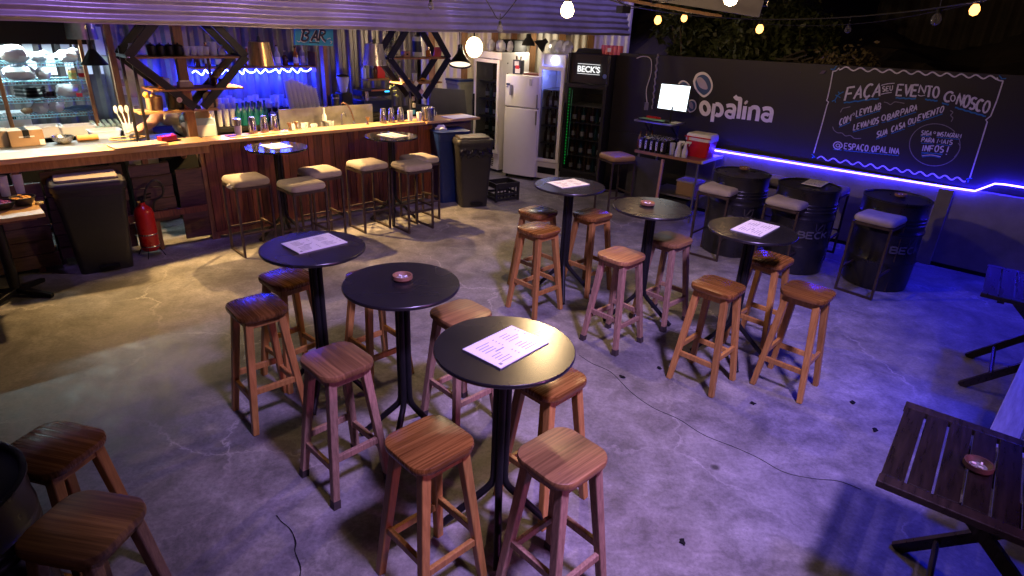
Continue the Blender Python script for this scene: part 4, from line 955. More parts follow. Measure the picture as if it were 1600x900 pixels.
# lamp shades
def shade(name, lab, s, t, zb, zt_, rb, rt, m, power, col=(1, .60, .22), hang=True, cat='lamp', lift=.46, grp=None):
    o = bthing(name, lab, cat, s, t, zb, grp); h = zt_ - zb
    mb = MB(); mb.lathe([(rb, 0), (rt, h)], n=40, cap=False); mb.lathe([(rb - .004, 0), (rt - .004, h)], n=40, cap=False); mb.lathe([(.02, h), (rt, h - .001)], n=40, cap=False); mb.build('shade', m, o, smooth=True)
    mb = MB(); mb.tube([(0, 0, h), (0, 0, 2.62 - zb)], .004, 6); mb.lathe([(.02, h), (.018, h + .04), (.006, h + .06)], n=12); mb.build('cord', WIRE, o)
    mb = MB(); mb.lathe([(.001, h * .76), (.018, h * .78), (.022, h * .84), (.018, h * .90), (.010, h * .97)], n=14); mb.build('bulb', WARM, o, smooth=True)
    lamp('POINT', name + '_light', B(s, t, zb + h * lift), power, col, .022 if rb > .12 else .04)
    return o
shade('gold_lamp', 'gold foil drum pendant lamp over the bar', 2.40, .28, 1.737, 1.97, .136, .108, GOLD, 360)
shade('silver_lamp', 'silver foil drum pendant lamp over the bar right of the sign', 3.79, .28, 1.722, 1.963, .142, .105, SILVER, 260)
shade('cone_lamp', 'black cone pendant lamp over the left counter', *[pp(148, 100, .22)[0], .22, 1.768], 1.90, .108, .022, BLACKM, 270, lift=.67)
# tin lamp behind the black cone
shade('tin_lamp', 'dull purple-grey tin drum lamp above the wire shelves', *[pp(127, 50, .9)[0], .9, pp(127, 61, .9)[1]], 2.12, .13, .12, STEELD, .4)
s, z = pp(719, 96, .35)
cl2 = bthing('tilted_lamp', 'black clip lamp with glowing white mouth by the passage', 'lamp', s, .35, z - .03)
mb = MB(); mb.lathe([(.155, -.02), (.13, .03), (.055, .13), (.036, .19), (.033, .25)], n=28, cap=False); oo = mb.build('shade', BLACKM, cl2, smooth=True); oo.rotation_euler = (R(-16), R(14), 0)
mb = MB(); mb.lathe([(.0, .0), (.14, .0)], n=28, cap=False); oo = mb.build('glow_disc', EMIT('lamp_mouth', (1, .8, .6), 1.6), cl2); oo.rotation_euler = (R(-16), R(14), 0)
mb = MB(); mb.tube([(0, 0, .17), (0, .03, .6)], .006, 6); mb.build('stem', BLACKM, cl2)
# strong bare lamp over the passage
pl = at_dist(741, 74, 9.6)
ol = thing('passage_lamp', 'very bright bare lamp under the roof edge by the pale cooler', 'lamp', pl); mb = MB(); mb.blob((0, 0, 0), (.12, .12, .14), 1, 0, 18, 12); mb.build('bulb', WARMBIG, ol, smooth=True); mb = MB(); mb.tube([(0, 0, .1), (0, 0, .55)], .012, 8); mb.build('stem', BLACKM, ol)
lamp('POINT', 'passage_light', pl + Vector((-.02, -.16, -.02)), 20, (1, .80, .55), .05)
lamp('POINT', 'sheet_wall_fill', pl + Vector((.75, .65, .02)), 16, (1, .86, .62), .06)  # added fill without a fixture, brightens the pale sheet wall
# kitchen: cool tube light hidden behind the canopy
kt = bthing('kitchen_tube', 'cool white tube lamp lighting the kitchen shelves', 'lamp', .40, 1.50, 1.95); mb = MB(); mb.tube([(-.5, 0, 0), (.5, 0, 0)], .018, 10); mb.build('tube', TUBEL, kt); mb = MB(); mb.box((0, 0, .05), (1.1, .06, .05)); mb.build('fitting', PLW, kt)
l = bpy.data.lights.new('kitchen_light', 'AREA'); l.shape = 'RECTANGLE'; l.size = 1.0; l.size_y = .05; l.energy = 50; l.color = (.72, .95, 1.0)
o = bpy.data.objects.new('kitchen_light', l); COL.objects.link(o); o.matrix_world = Matrix.Translation(B(.40, 1.50, 1.92)) @ Matrix.Rotation(BRZ, 4, 'Z') @ Matrix.Rotation(R(-8), 4, 'X')

kt2 = bthing('kitchen_tube', 'unseen extra tube above the kitchen work top, added for cool light', 'lamp', .45, .62, 2.36); mb = MB(); mb.tube([(-.4, 0, 0), (.4, 0, 0)], .016, 10); mb.build('tube', TUBEL, kt2); mb = MB(); mb.box((0, 0, .05), (.9, .06, .05)); mb.build('fitting', PLW, kt2)  # extra tube added only to cool the light on the work top
l = bpy.data.lights.new('worktop_fill', 'AREA'); l.shape = 'RECTANGLE'; l.size = .8; l.size_y = .05; l.energy = 5; l.color = (.72, .95, 1.0); l.spread = R(80)
o = bpy.data.objects.new('worktop_fill', l); COL.objects.link(o); o.matrix_world = Matrix.Translation(B(.45, .62, 2.33)) @ Matrix.Rotation(BRZ, 4, 'Z')
# BAR sign
sg = bthing('bar_sign', 'blue painted board with the word BAR in navy script', 'sign', 0, .55, 0)
q = [pp(460, 40, .55), pp(520, 42, .55), pp(520, 72, .55), pp(460, 70, .55)]
mb = MB(); mb.prism([(s, -z) for s, z in [q[3], q[2], (q[1][0], q[1][1] + .02), (q[0][0], q[0][1] + .02)]], -.012, .012, Matrix.Rotation(R(-90), 4, 'X')); mb.build('board', BLUEP, sg)
def sribbon(mb, pts, wd, y):
    for i in range(len(pts) - 1):
        a, b = Vector(pts[i]), Vector(pts[i + 1]); d = (b - a).normalized(); nrm = Vector((-d.y, d.x)) * wd / 2
        mb.add([(p.x, y, p.y) for p in (a + nrm, a - nrm, b - nrm, b + nrm)], [(0, 1, 2, 3)])
ZB = lambda x, y: pp(440 + x / 5.293, y / 5.293, .55)
B1 = [[(182, 250), (170, 290), (160, 335)], [(165, 250), (205, 246), (225, 262), (205, 285), (185, 290)], [(190, 290), (215, 300), (210, 325), (185, 338), (160, 330)]]
A1 = [[(238, 338), (262, 295), (285, 250)], [(285, 250), (286, 300), (290, 338)], [(250, 310), (288, 308)]]
R1 = [[(318, 250), (308, 300), (302, 338)], [(310, 252), (345, 250), (355, 270), (335, 288), (312, 290)], [(325, 292), (340, 320), (362, 342)]]
mw = MB(); mn = MB()
for st in B1 + A1 + R1:
    pts = [ZB(*p) for p in smooth(st, 4)]; sribbon(mw, [(a - .008, b - .006) for a, b in pts], .024, -.0150); sribbon(mn, pts, .023, -.0175)
sribbon(mn, [ZB(*p) for p in smooth([(220, 352), (265, 350), (305, 358)], 4)], .010, -.0175)
for st in ([(120, 335), (135, 345), (150, 340)], [(370, 325), (395, 315), (400, 320)], [(395, 340), (412, 345), (398, 362)]): sribbon(mw, [ZB(*p) for p in smooth(st, 3)], .008, -.0150)
mw.build('lettering_shadow', WHPAINT, sg); mn.build('lettering', NAVY, sg)
for s in (q[0][0] + .05, q[1][0] - .05): mb = MB(); mb.tube([(s, 0, q[0][1]), (s, 0, 2.62)], .004, 6); mb.build('wire', WIRE, sg)

# blue LED shelf on the back wall
ls = bthing('bottle_shelf', 'long wooden wall shelf with a glowing blue LED strip below', 'shelf', 0, 1.93, 0)
z = 1.585; sa, sb = 2.2, 3.80
mb = MB(); mb.box(((sa + sb) / 2, 0, z), (sb - sa, .22, .02)); mb.build('board', SHELFW, ls)
mb = MB(); mb.box((sb + .01, 0, z + .06), (.02, .22, .26)); mb.build('end_board', SHELFW, ls)
mb = MB(); mb.tube(smooth([(sa + .05 * k, -.04 + .03 * math.sin(k * 2.0), z - .05 + .03 * math.sin(k * 2.5)) for k in range(int((sb - sa) / .05) + 1)], 3), .008, 6); mb.build('led_strip', LEDB2, ls)
for k in range(6): lamp('POINT', 'bar_led_glow', B(sa + .15 + k * .27, 1.93, z - .16), 16, (.010, .025, 1.0), .03)
lamp('POINT', 'bar_led_glow', B(1.8, 1.9, 1.5), 12, (.015, .03, 1.0), .04); lamp('POINT', 'bar_led_glow', B(3.2, 1.1, 1.75), 3, (.04, .03, 1.0), .05); lamp('POINT', 'bar_led_glow', B(2.3, 1.1, 1.75), 3, (.04, .03, 1.0), .05)
lamp('POINT', 'bar_led_glow', B(1.75, .8, 2.2), 3, (.06, .03, 1.0), .05)

def bottle(lab, loc, m, h=.28, r=.036, grp='bottles on the bar shelves', cap=None, labelc=None):
    t = thing('bottle', lab, 'bottle', loc, 0, grp)
    mb = MB(); mb.lathe([(r * .9, 0), (r, .008), (r, h * .55), (r * .85, h * .63), (r * .36, h * .74), (r * .34, h * .94)], n=14); mb.build('glass_body', m, t, smooth=True)
    mb = MB(); mb.lathe([(r * .42, h * .93), (r * .42, h), ], n=12); mb.build('cap', cap or DARK, t)
    if labelc: mb = MB(); mb.lathe([(r * 1.012, h * .14), (r * 1.012, h * .44)], n=14, cap=False); mb.build('paper_label', labelc, t, smooth=True)
    return t
def tumbler(lab, loc, r=.036, h=.11, m=GLS, grp=None, name='glass'):
    mb = MB(); mb.lathe([(r * .8, 0), (r, h), (r * .93, h), (r * .76, .012), (.0, .012)], n=16, cap=False); o = mb.build(name, m, loc=loc, smooth=True); return tag(o, lab, 'glass', grp)
# bottles above the LED
mm = [BROWNB, AMBER, TEALB, GLSP, BROWNB, AMBER, GLSP, TEALB, GLSP, BROWNB, AMBER, GLSP]
for k in range(12):
    s = 2.28 + k * .127; bottle('dark or clear liquor bottle in the row on the blue-lit wall shelf', B(s, 1.92 + .03 * math.sin(k * 3), z + .011), mm[k], .24 + .05 * math.sin(k * 1.9), .036, 'liquor bottles on the blue-lit shelf', [DARK, GOLD, DARK, WHPAINT][k % 4], WHPAINT if k % 3 else None)
# teal bottles on the back counter, two rows
for k in range(9):
    x = 398 + (k % 5) * 11.5 + (k // 5) * 5; y = 205 - (k // 5) * 7
    q = pz(x, y, .972); s = (q - BO).dot(BU); bottle('teal green bottle in the cluster behind the bar tins', B(s, 1.22 + .11 * (k // 5), .971), TEALB, .27, .036, 'teal bottles behind the bar', NAVY)
# upturned stemmed glasses and tumblers on the back counter
rnd = random.Random(21)
for k in range(22):
    s = 2.06 + (k % 8) * .085 + rnd.uniform(-.01, .01); t = 1.28 + (k // 8) * .10
    o = tumbler('clear tall glass in the crowd of glasses on the back counter', B(s, t, .971), .034, .20 + .05 * (k // 8), GLS, 'clear glasses crowded on the back counter')
for k in range(10):
    s = 2.72 + (k % 5) * .085; t = 1.50 + (k // 5) * .1; tt = thing('wine_glass', 'upturned wine glass behind the teal bottles', 'glass', B(s, t, .971), 0, 'wine glasses behind the teal bottles')
    mb = MB(); mb.lathe([(.03, 0), (.042, .05), (.036, .09), (.008, .11)], n=14, cap=False); mb.build('cup', GLS, tt, smooth=True)
    mb = MB(); mb.lathe([(.007, .11), (.005, .19), (.008, .205), (.036, .21), (.034, .214)], n=14); mb.build('stem', GLS, tt, smooth=True)
# leaning towers of stacked plastic cups
for k in range(7):
    x = 437 + k * 8.0; s = (pz(x, 178, 1.0) - BO).dot(BU); tt = thing('cup_stack', 'tall stack of clear plastic cups, one of the glittering towers beside the sink', 'cup stack', B(s, 1.30, .972), 0, 'stacked plastic cups')
    mb = MB(); nlev = 20 - abs(k - 1)
    for j in range(nlev):
        zz = j * .024; xx = -.055 * (j / nlev) * (1 if k < 7 else 0); mb.lathe([(.030, zz), (.040, zz + .05), (.043, zz + .056), (.043, zz + .06)], (xx, 0, 0), 12, False)
    mb.build('cups', CUPG, tt, smooth=True)

# things standing on the counter front, left to right
CZ = 1.0535
def tin(x, y, lab, m=STEEL, h=.175, r0=.045, r1=.032, grp='upturned shaker tins on the counter'):
    q = pz(x, y, CZ); mb = MB(); mb.lathe([(r0, 0), (r0 + .001, .004), (r1, h - .008), (r1 - .006, h)], n=24); o = mb.build('shaker_tin', m, loc=q, smooth=True); return tag(o, lab, 'shaker tin', grp)
q = pz(373, 211, CZ); gl_ = thing('mixing_glass', 'ribbed glass with a pale rim at the left of the steel tins', 'glass', q)
mb = MB(); mb.lathe([(.033, 0), (.038, .10), (.036, .10), (.03, .01), (0, .01)], n=20, cap=False); mb.build('base_glass', GLS, gl_, smooth=True)
mb = MB(); mb.lathe([(.037, .09), (.041, .165), (.035, .17)], n=20); mb.build('upper_tin', STEEL, gl_, smooth=True)
tin(396, 208.5, 'steel shaker tin, first of the three bright ones left on the counter'); tin(414, 206.5, 'steel shaker tin, middle of the three bright ones left on the counter'); tin(430, 204.5, 'steel shaker tin, last of the three bright ones left on the counter')
tin(599, 192, 'bluish steel tin, first of the three right on the counter', grp='upturned tins at the right'); tin(612, 191, 'bluish steel tin, middle of the three right on the counter', grp='upturned tins at the right'); tin(626, 190, 'bluish steel tin, last of the three right on the counter', grp='upturned tins at the right')
def jigger(x, y, lab):
    mb = MB(); mb.lathe([(.024, 0), (.010, .035), (.010, .040), (.027, .085), (.024, .085), (.008, .045)], n=18); o = mb.build('jigger', GOLD, loc=pz(x, y, CZ), smooth=True); tag(o, lab, 'jigger', 'jiggers on the counter')
jigger(453, 204, 'small brass jigger, left of the pair on the counter'); jigger(463, 202, 'small brass jigger, right of the pair on the counter'); jigger(575, 194, 'small brass jigger standing alone near the sink')
tumbler('ribbed clear glass right of the bluish tins', pz(641, 189, CZ), .036, .13, GLSP)
mb = MB(); mb.lathe([(.028, 0), (.036, .11), (.034, .11), (.027, .01)], n=18, cap=False); o = mb.build('paper_cup', PLW, loc=pz(655, 189, CZ), smooth=True); tag(o, 'white paper cup beside the ice bucket', 'cup')
ib = thing('ice_bucket', 'steel ice bucket with side handle on the right of the counter', 'ice bucket', pz(669, 188, CZ), BRZ)
mb = MB(); mb.lathe([(.08, 0), (.085, .01), (.088, .16), (.083, .165), (.08, .155), (.078, .02)], n=32); mb.build('bucket', STEEL, ib, smooth=True); mb = MB(); mb.tube(smooth([(.085, 0, .05), (.13, 0, .06), (.13, 0, .10), (.085, 0, .12)], 4), .007, 8); mb.build('handle', STEEL, ib, smooth=True)
tr = thing('bar_tray', 'thin brown tray under the shaker tins', 'tray', pz(403, 210, CZ - .0025) , R(47)); mb = MB(); mb.box((0, .02, .004), (.62, .17, .006)); mb.build('plate', SHELFW, tr)
mt = thing('bar_mat', 'white cutting board at the far right end of the counter', 'board', pz(725, 184.5, CZ), BRZ); mb = MB(); mb.box((0, .1, .004), (.42, .26, .012)); mb.build('board', PLW, mt, bevel=.004)
fr = thing('plastic_seat_back', 'white and blue plastic chair back behind the counter', 'chair', B(1.80, .50, 1.0), BRZ)
mb = MB(); mb.slab([[Vector((x, y, z)) for x, y in ((-wd, -.012), (wd, -.012), (wd, .012), (-wd, .012))] for wd, z in ((.15, 0), (.14, .10), (.11, .19), (.09, .20))]); mb.build('back', M('pale_blue_plastic', (.42, .60, .78), None, 4, .4), fr, bevel=.01)
mb = MB(); mb.box((0, -.016, .07), (.2, .006, .12)); mb.build('inset', PLW, fr, bevel=.004)
# red reel, cutting board, egg tray, boxes, bowls on the left top
rd = thing('red_stapler', 'red and grey tool with a red light lying on the left counter', 'tool', pz(262, 221, CZ), BRZ + .35)
mb = MB(); mb.box((0, 0, .03), (.17, .07, .055)); mb.build('casing', REDP, rd, bevel=.008); mb = MB(); mb.box((.02, 0, .004), (.2, .08, .01)); mb.build('foot', DARK, rd); mb = MB(); mb.blob((.06, 0, .062), (.012, .012, .008), 1, 0); mb.build('light', EMIT('red_light', (1, .05, .05), 4), rd)
cb = thing('chopping_board', 'tan chopping board on the left counter', 'board', pz(218, 228, CZ), BRZ + .1); mb = MB(); mb.box((0, .03, .008), (.46, .22, .016)); mb.build('board', M('board_wood', (.45, .34, .22), (.33, .24, .15), 5, .5, stretch=(1, 8, 8)), cb, bevel=.004)
mb = MB(); mb.tube([(.16 * math.cos(a * .4), .09 * math.sin(a * .4), .02) for a in range(17)], .008, 6); o = mb.build('bag_handle', CLOTH, loc=pz(200, 219, 1.03), rz=BRZ); tag(o, 'loop of tan cord on the left counter', 'cord')
WT = 1.0005
def wbox(name, x, y, dims, m, lab, cat, z=WT, drz=0, bevel=.004, grp=None):
    t = thing(name, lab, cat, pz(x, y, z), BRZ + drz, grp); mb = MB(); mb.box((0, 0, dims[2] / 2), dims); mb.build('body', m, t, bevel=bevel); return t
c_ = wbox('cardboard_box', 42, 226, (.27, .2, .15), CARD, 'closed cardboard box with dark tape on the left work top', 'box', drz=.05)
mb = MB(); mb.box((0, -.101, .115), (.05, .003, .07)); mb.box((0, 0, .1515), (.05, .19, .002)); mb.build('tape', DARK, c_); mb = MB(); mb.box((.11, -.102, .03), (.04, .003, .05)); mb.build('paper_label', WHPAINT, c_); mb = MB(); mb.box((0, -.1015, .09), (.12, .002, .012)); mb.build('print', WHPAINT, c_)
wbox('cardboard_box', 2, 228, (.16, .2, .15), CARD, 'second cardboard box cut by the left edge of the picture', 'box')
wm = wbox('white_machine', 20, 205, (.34, .22, .20), PLW, 'white kitchen scale machine with dark knob behind the boxes', 'machine', z=1.001)
mb = MB(); mb.lathe([(.018, 0), (.018, .02)], n=14); kk = mb.build('knob', DARK, wm); kk.location = (.03, -.11, .15); kk.rotation_euler = (R(90), 0, 0)
mb = MB(); mb.lathe([(.008, 0), (.008, .01)], n=10); kk = mb.build('button', REDPL, wm); kk.location = (.12, -.11, .16); kk.rotation_euler = (R(90), 0, 0)
def tub(x, y, wd, dd, h, lab, m=PLW, z=WT):
    t = thing('plastic_tub', lab, 'tub', pz(x, y, z), BRZ, 'white tubs on the work top'); mb = MB(); mb.slab([[Vector((a * k, b * k, zz)) for a, b in rrect(wd, dd, .03, 3)] for k, zz in ((.9, 0), (1, h), (1.04, h), (1.04, h + .008), (.95, h + .008), (.86, .02))]); mb.build('tub', m, t, smooth=True); return t
tub(72, 213, .3, .2, .10, 'white plastic tub with two dark clips beside the cardboard box'); tub(122, 210, .32, .2, .09, 'second white plastic tub in the middle of the work top')
tub(165, 214, .28, .2, .07, 'clear greenish tub in front of the egg tray', GLSP)
eg = thing('egg_tray', 'pale green tray with rows of ridges on the work top', 'tray', pz(172, 204, WT), BRZ); mb = MB(); mb.box((0, 0, .03), (.34, .2, .05)); mb.build('tray', M('pale_green', (.55, .72, .66), None, 6, .5), eg)
for k in range(6): mb = MB(); mb.bar((-.14 + .056 * k, -.09, .06), (-.14 + .056 * k, .09, .10), .034, .02); mb.build('ridge', M('pale_mint' + str(k), (.62, .80, .74), None, 6, .5) if k == 0 else bpy.data.materials['pale_mint0'], eg)
bowl(pz(100, 224, WT), .095, .07, 'steel mixing bowl on the left work top', STEEL)
mb = MB(); mb.tube([(-.09, 0, .035), (.09, 0, .035)], .032, 14); o = mb.build('bread_roll', M('bread', (.42, .2, .06), (.3, .12, .03), 8, .7), loc=pz(138, 221, WT), rz=BRZ, smooth=True); tag(o, 'brown bread roll between the steel bowl and the green tub', 'bread')

# wire shelves with food in the kitchen
wsf = bthing('wire_shelf_unit', 'wire shelf unit loaded with bags and jars in the lit kitchen', 'shelf unit', 0, 0, 0)
ZSH = []
for yy, lab in ((99, 0), (127, 1), (155, 2), (179.5, 3)):
    zz = pp(70, yy, 1.4)[1]; ZSH.append(zz); mb = MB()
    for dz in (0, -.028): mb.tube([(-.25, 1.40, zz + dz), (1.0, 1.40, zz + dz)], .004, 6); mb.tube([(-.25, 1.78, zz + dz), (1.0, 1.78, zz + dz)], .004, 6)
    for k in range(46): mb.tube([(-.25 + k * .0275, 1.40, zz - .028), (-.25 + k * .0275, 1.40, zz)], .0025, 4); mb.tube([(-.25 + k * .0275, 1.40, zz), (-.25 + k * .0275, 1.78, zz)], .0025, 4)
    mb.build('wire_shelf', M('teal_wire', (.25, .52, .60), None, 6, .35, metal=.5) if lab == 0 else bpy.data.materials['teal_wire'], wsf)
for x in (-.25, 1.0): mb = MB(); mb.tube([(x, 1.78, 1.0), (x, 1.78, 2.2)], .012, 8); mb.build('upright', STEELD, wsf)
def on_shelf(i, x, t=1.55): return B(pp(x, 100, t)[0], t, ZSH[i] + .006)
def sack(i, x, r, lab, seed, m=BAGW, t=1.52, tie=False):
    o = thing('food_bag', lab, 'bag', on_shelf(i, x, t), BRZ, 'bags on the kitchen shelves'); mb = MB(); mb.blob((0, 0, r[2] * .92), r, seed, .22, 14, 9)
    if tie: mb.blob((r[0] * .7, 0, r[2] * 1.7), (r[0] * .5, r[1] * .3, r[2] * .5), seed + 3, .4, 8, 6)
    mb.build('bag', m, o, smooth=True); return o
sack(0, 25, (.125, .10, .085), 'big white bundle at the left of the top wire shelf', 1); sack(0, 62, (.07, .06, .05), 'small crumpled bag in the middle of the top wire shelf', 2, tie=True); sack(0, 108, (.10, .07, .06), 'crumpled white bag at the right of the top wire shelf', 3, tie=True)
sack(1, 27, (.13, .10, .08), 'big pale bundle at the left of the second wire shelf', 4); sack(1, 64, (.065, .06, .065), 'round white bag on the second wire shelf', 5)
def jar(i, x, h, lab, m, band): 
    o = thing('jar', lab, 'jar', on_shelf(i, x, 1.5), BRZ, 'jars on the second wire shelf'); mb = MB(); mb.lathe([(.038, 0), (.038, h * .8), (.034, h * .82)], n=18); mb.build('body', m, o, smooth=True); mb = MB(); mb.lathe([(.039, h * .82), (.039, h)], n=18); mb.build('lid', WHPAINT, o); mb = MB(); mb.lathe([(.0386, h * .2), (.0386, h * .6)], n=18, cap=False); mb.build('paper_label', band, o, smooth=True)
jar(1, 109, .11, 'jar with a green and yellow wrapper on the second wire shelf', M('jar_yellow', (.75, .55, .2), None, 5, .4), M('jar_green', (.2, .42, .16), (.7, .6, .2), 30, .4)); jar(1, 125, .10, 'jar with a red wrapper at the right of the second wire shelf', PLW, REDPL)
o = thing('plate_stack', 'stack of dark plates at the left of the third wire shelf', 'plates', on_shelf(2, 36, 1.55), BRZ)
for k in range(9): mb = MB(); mb.lathe([(.08, .001 + k * .012), (.135, .010 + k * .012), (.132, .0125 + k * .012), (.08, .006 + k * .012)], n=28); mb.build('plate', STEELD if k % 3 == 0 else BLACKM, o, smooth=True)
o = thing('black_tray', 'small black open box on the third wire shelf', 'box', on_shelf(2, 65, 1.48), BRZ); mb = MB(); mb.box((0, 0, .005), (.1, .08, .008)); mb.box((-.05, 0, .03), (.006, .08, .05)); mb.box((.05, 0, .03), (.006, .08, .05)); mb.box((0, .04, .03), (.1, .006, .05)); mb.build('tray', BLACKM, o)
sack(2, 96, (.10, .08, .07), 'white knotted bag on the third wire shelf', 7, tie=True); sack(2, 126, (.05, .05, .035), 'small pale packet at the right end of the third wire shelf', 8)
mb = MB(); mb.box((0, 0, .02), (.05, .03, .035)); o = mb.build('red_packet', REDPL, loc=on_shelf(2, 113, 1.42), rz=BRZ); tag(o, 'small red packet on the third wire shelf', 'packet')
sack(3, 46, (.075, .07, .065), 'pale knotted bag on the lowest wire shelf', 9, tie=True); sack(3, 72, (.07, .06, .06), 'second pale knotted bag on the lowest wire shelf', 10, tie=True); sack(3, 110, (.14, .05, .03), 'flat blue bag at the right of the lowest wire shelf', 11, BAGB); sack(3, 23, (.05, .05, .03), 'brown bag at the left of the lowest wire shelf', 12, CARD)
# white slats of light coloured board behind the top shelf
for k, x in enumerate((46, 76, 105, 133, 160)):
    s = pp(x, 80, 1.95)[0]; mb = MB(); mb.box((0, 0, 0), (.085, .012, .5)); o = mb.build('white_board', PLW, loc=B(s, 2.02, 1.78), rz=BRZ); tag(o, ['first', 'second', 'third', 'fourth', 'fifth'][k] + ' white board from the left on the kitchen back wall', 'board')
# dark hood above the shelves
hd = bthing('range_hood', 'dark hood above the wire shelves under the canopy', 'hood', pp(50, 50, 1.3)[0], 1.55, pp(50, 67, 1.2)[1]); mb = MB(); mb.box((-.1, -.16, .16), (1.1, .02, .36)); mb.box((-.1, .06, .33), (1.1, .42, .02)); mb.build('hood', DARK, hd)
# steel fridge door and hanging utensils right of shelves
tf = bthing('tall_steel_cabinet', 'tall grey cabinet with pale notes between kitchen and bar', 'cabinet', pp(205, 150, 1.3)[0], 1.45, .0); mb = MB(); mb.box((0, 0, .88), (.3, .3, 1.76)); mb.build('carcass', STEELD, tf)
for z, x in ((1.58, -.08), (1.42, -.05), (1.30, .02)): mb = MB(); mb.box((x, -.152, z), (.07, .003, .09)); mb.build('note', PAPER, tf)
ut = bthing('utensil_tub', 'tub of white spatulas standing behind the counter rack', 'utensils', pp(200, 190, .75)[0], .75, 1.0); mb = MB(); mb.lathe([(.05, 0), (.06, .16), (.055, .16), (.045, .01)], n=18); mb.build('tub', GLSP, ut, smooth=True)
for a in range(4): mb = MB(); mb.bar((.01 * a - .015, 0, .03), (.05 * a - .08, .02, .27), .012, .008); mb.blob((.05 * a - .085, .02, .30), (.02, .008, .04), a, .1, 8, 6); mb.build('spatula', PLW, ut, smooth=True)

# glassware and pots on the left diamond rack
def rack_z(o, z): return z + .0095
for k, x in enumerate((292, 303, 313, 322)):
    s = pp(x, 85, .35)[0]; tumbler('short tumbler on the upper shelf of the left diamond rack', B(s, .35, 1.8345), .034, .085, GLSP, 'tumblers on the left diamond rack')
for k, x in enumerate((238, 252, 266, 280)):
    s = pp(x, 85, .36)[0]; t = thing('sauce_pot', 'black pot in the row on the upper shelf of the left diamond rack', 'pot', B(s, .36, 1.8345), 0, 'black pots on the left diamond rack'); mb = MB(); mb.lathe([(.038, 0), (.044, .02), (.044, .085), (.04, .09)], n=18); mb.build('pot', BLACKM, t, smooth=True); mb = MB(); mb.lathe([(.042, .09), (.03, .10), (.008, .105), (.008, .118)], n=16); mb.build('lid', BLACKM, t, smooth=True)
tumbler('tall clear beaker at the right of the upper diamond shelf', B(pp(334, 84, .33)[0], .33, 1.8345), .04, .13, GLSP); 
bottle('pale short bottle on the upper diamond shelf near its right corner', B(pp(347, 84, .36)[0], .36, 1.8345), GLSP, .10, .03, None, BLUEP)
cy = thing('cow_bell_jar', 'clear jar with fittings at the left corner of the diamond rack', 'jar', B(pp(206, 80, .33)[0], .33, 1.8345)); mb = MB(); mb.lathe([(.03, 0), (.036, .06), (.02, .09), (.02, .11)], n=16); mb.build('jar', GLSP, cy, smooth=True)
cy2 = thing('cardboard_carton', 'small tan carton standing high behind the left diamond rack', 'carton', B(pp(215, 55, .8)[0], .8, pp(215, 60, .8)[1]), BRZ); mb = MB(); mb.box((0, 0, 0), (.09, .08, .12)); mb.build('carton', CARD, cy2)
for k, (x, m) in enumerate(((252, AMBER), (262, GLSP), (336, BROWNB), (348, CARD))):
    s = pp(x, 138, .36)[0]; tumbler(['amber filled jar', 'clear jar', 'small brown cup', 'tan cup'][k] + ' on the lower shelf of the left diamond rack', B(s, .36, 1.5378), .034, .10 - .01 * k, m, name='jar')
s = pp(290, 138, .36)[0]; t = thing('napkin_box', 'pale napkin holder on the lower shelf of the left diamond rack', 'napkin holder', B(s, .36, 1.5378), BRZ); mb = MB(); mb.box((0, 0, .025), (.13, .09, .05)); mb.build('box', M('mauve_card', (.45, .34, .34), None, 6, .6), t, bevel=.005); mb = MB(); mb.box((0, 0, .056), (.09, .02, .012)); mb.build('napkin', PAPER, t)
t = thing('citrus', 'orange lemon half hanging at the left end of the lower diamond shelf', 'lemon', B(pp(228, 146, .33)[0], .33, 1.48)); mb = MB(); mb.blob((0, 0, 0), (.03, .03, .032), 2, .05); mb.build('peel', M('lemon_peel', (.8, .45, .06), None, 20, .5), t, smooth=True)
# pans, pots and cloth on the plank shelf of the counter rack
sz = 1.0 + sz1 + .0115
for k, (x, r, h, m, lab) in enumerate(((243, .075, .12, CARD, 'brown round tin with a yellow top on the plank rack shelf'), (276, .085, .16, BLACKM, 'big black pot on the plank rack shelf'))):
    t = thing('cooking_pot', lab, 'pot', B(pp(x, 170, .47)[0], .47, sz), BRZ); mb = MB(); mb.lathe([(r * .92, 0), (r, .015), (r, h), (r * .96, h)], n=24); mb.build('pot', m, t, smooth=True); mb = MB(); mb.lathe([(r * 1.02, h), (r * 1.0, h + .012), (r * .2, h + .03), (r * .2, h + .045)], n=24); mb.build('lid', BLACKM if k else M('yellow_lid', (.7, .5, .18), None, 5, .5), t, smooth=True)
t = thing('beige_cloth_bag', 'beige cloth bag slumped at the right of the plank rack shelf', 'bag', B(pp(330, 168, .47)[0], .47, sz), BRZ); mb = MB(); mb.blob((0, 0, .075), (.075, .06, .085), 6, .12, 14, 9); mb.build('cloth', CLOTH, t, smooth=True)
mb = MB(); mb.box((0, -.05, .03), (.11, .02, .05)); mb.build('flap', M('pale_flap', (.6, .45, .28), None, 5, .8), t)
mb = MB(); mb.blob((0, 0, -.16), (.10, .05, .16), 8, .16, 14, 9); o = mb.build('hanging_cloth', CLOTH, loc=B(pp(318, 185, .58)[0], .58, sz - .02), rz=BRZ, smooth=True); tag(o, 'ochre cloth hanging below the plank rack shelf', 'cloth')

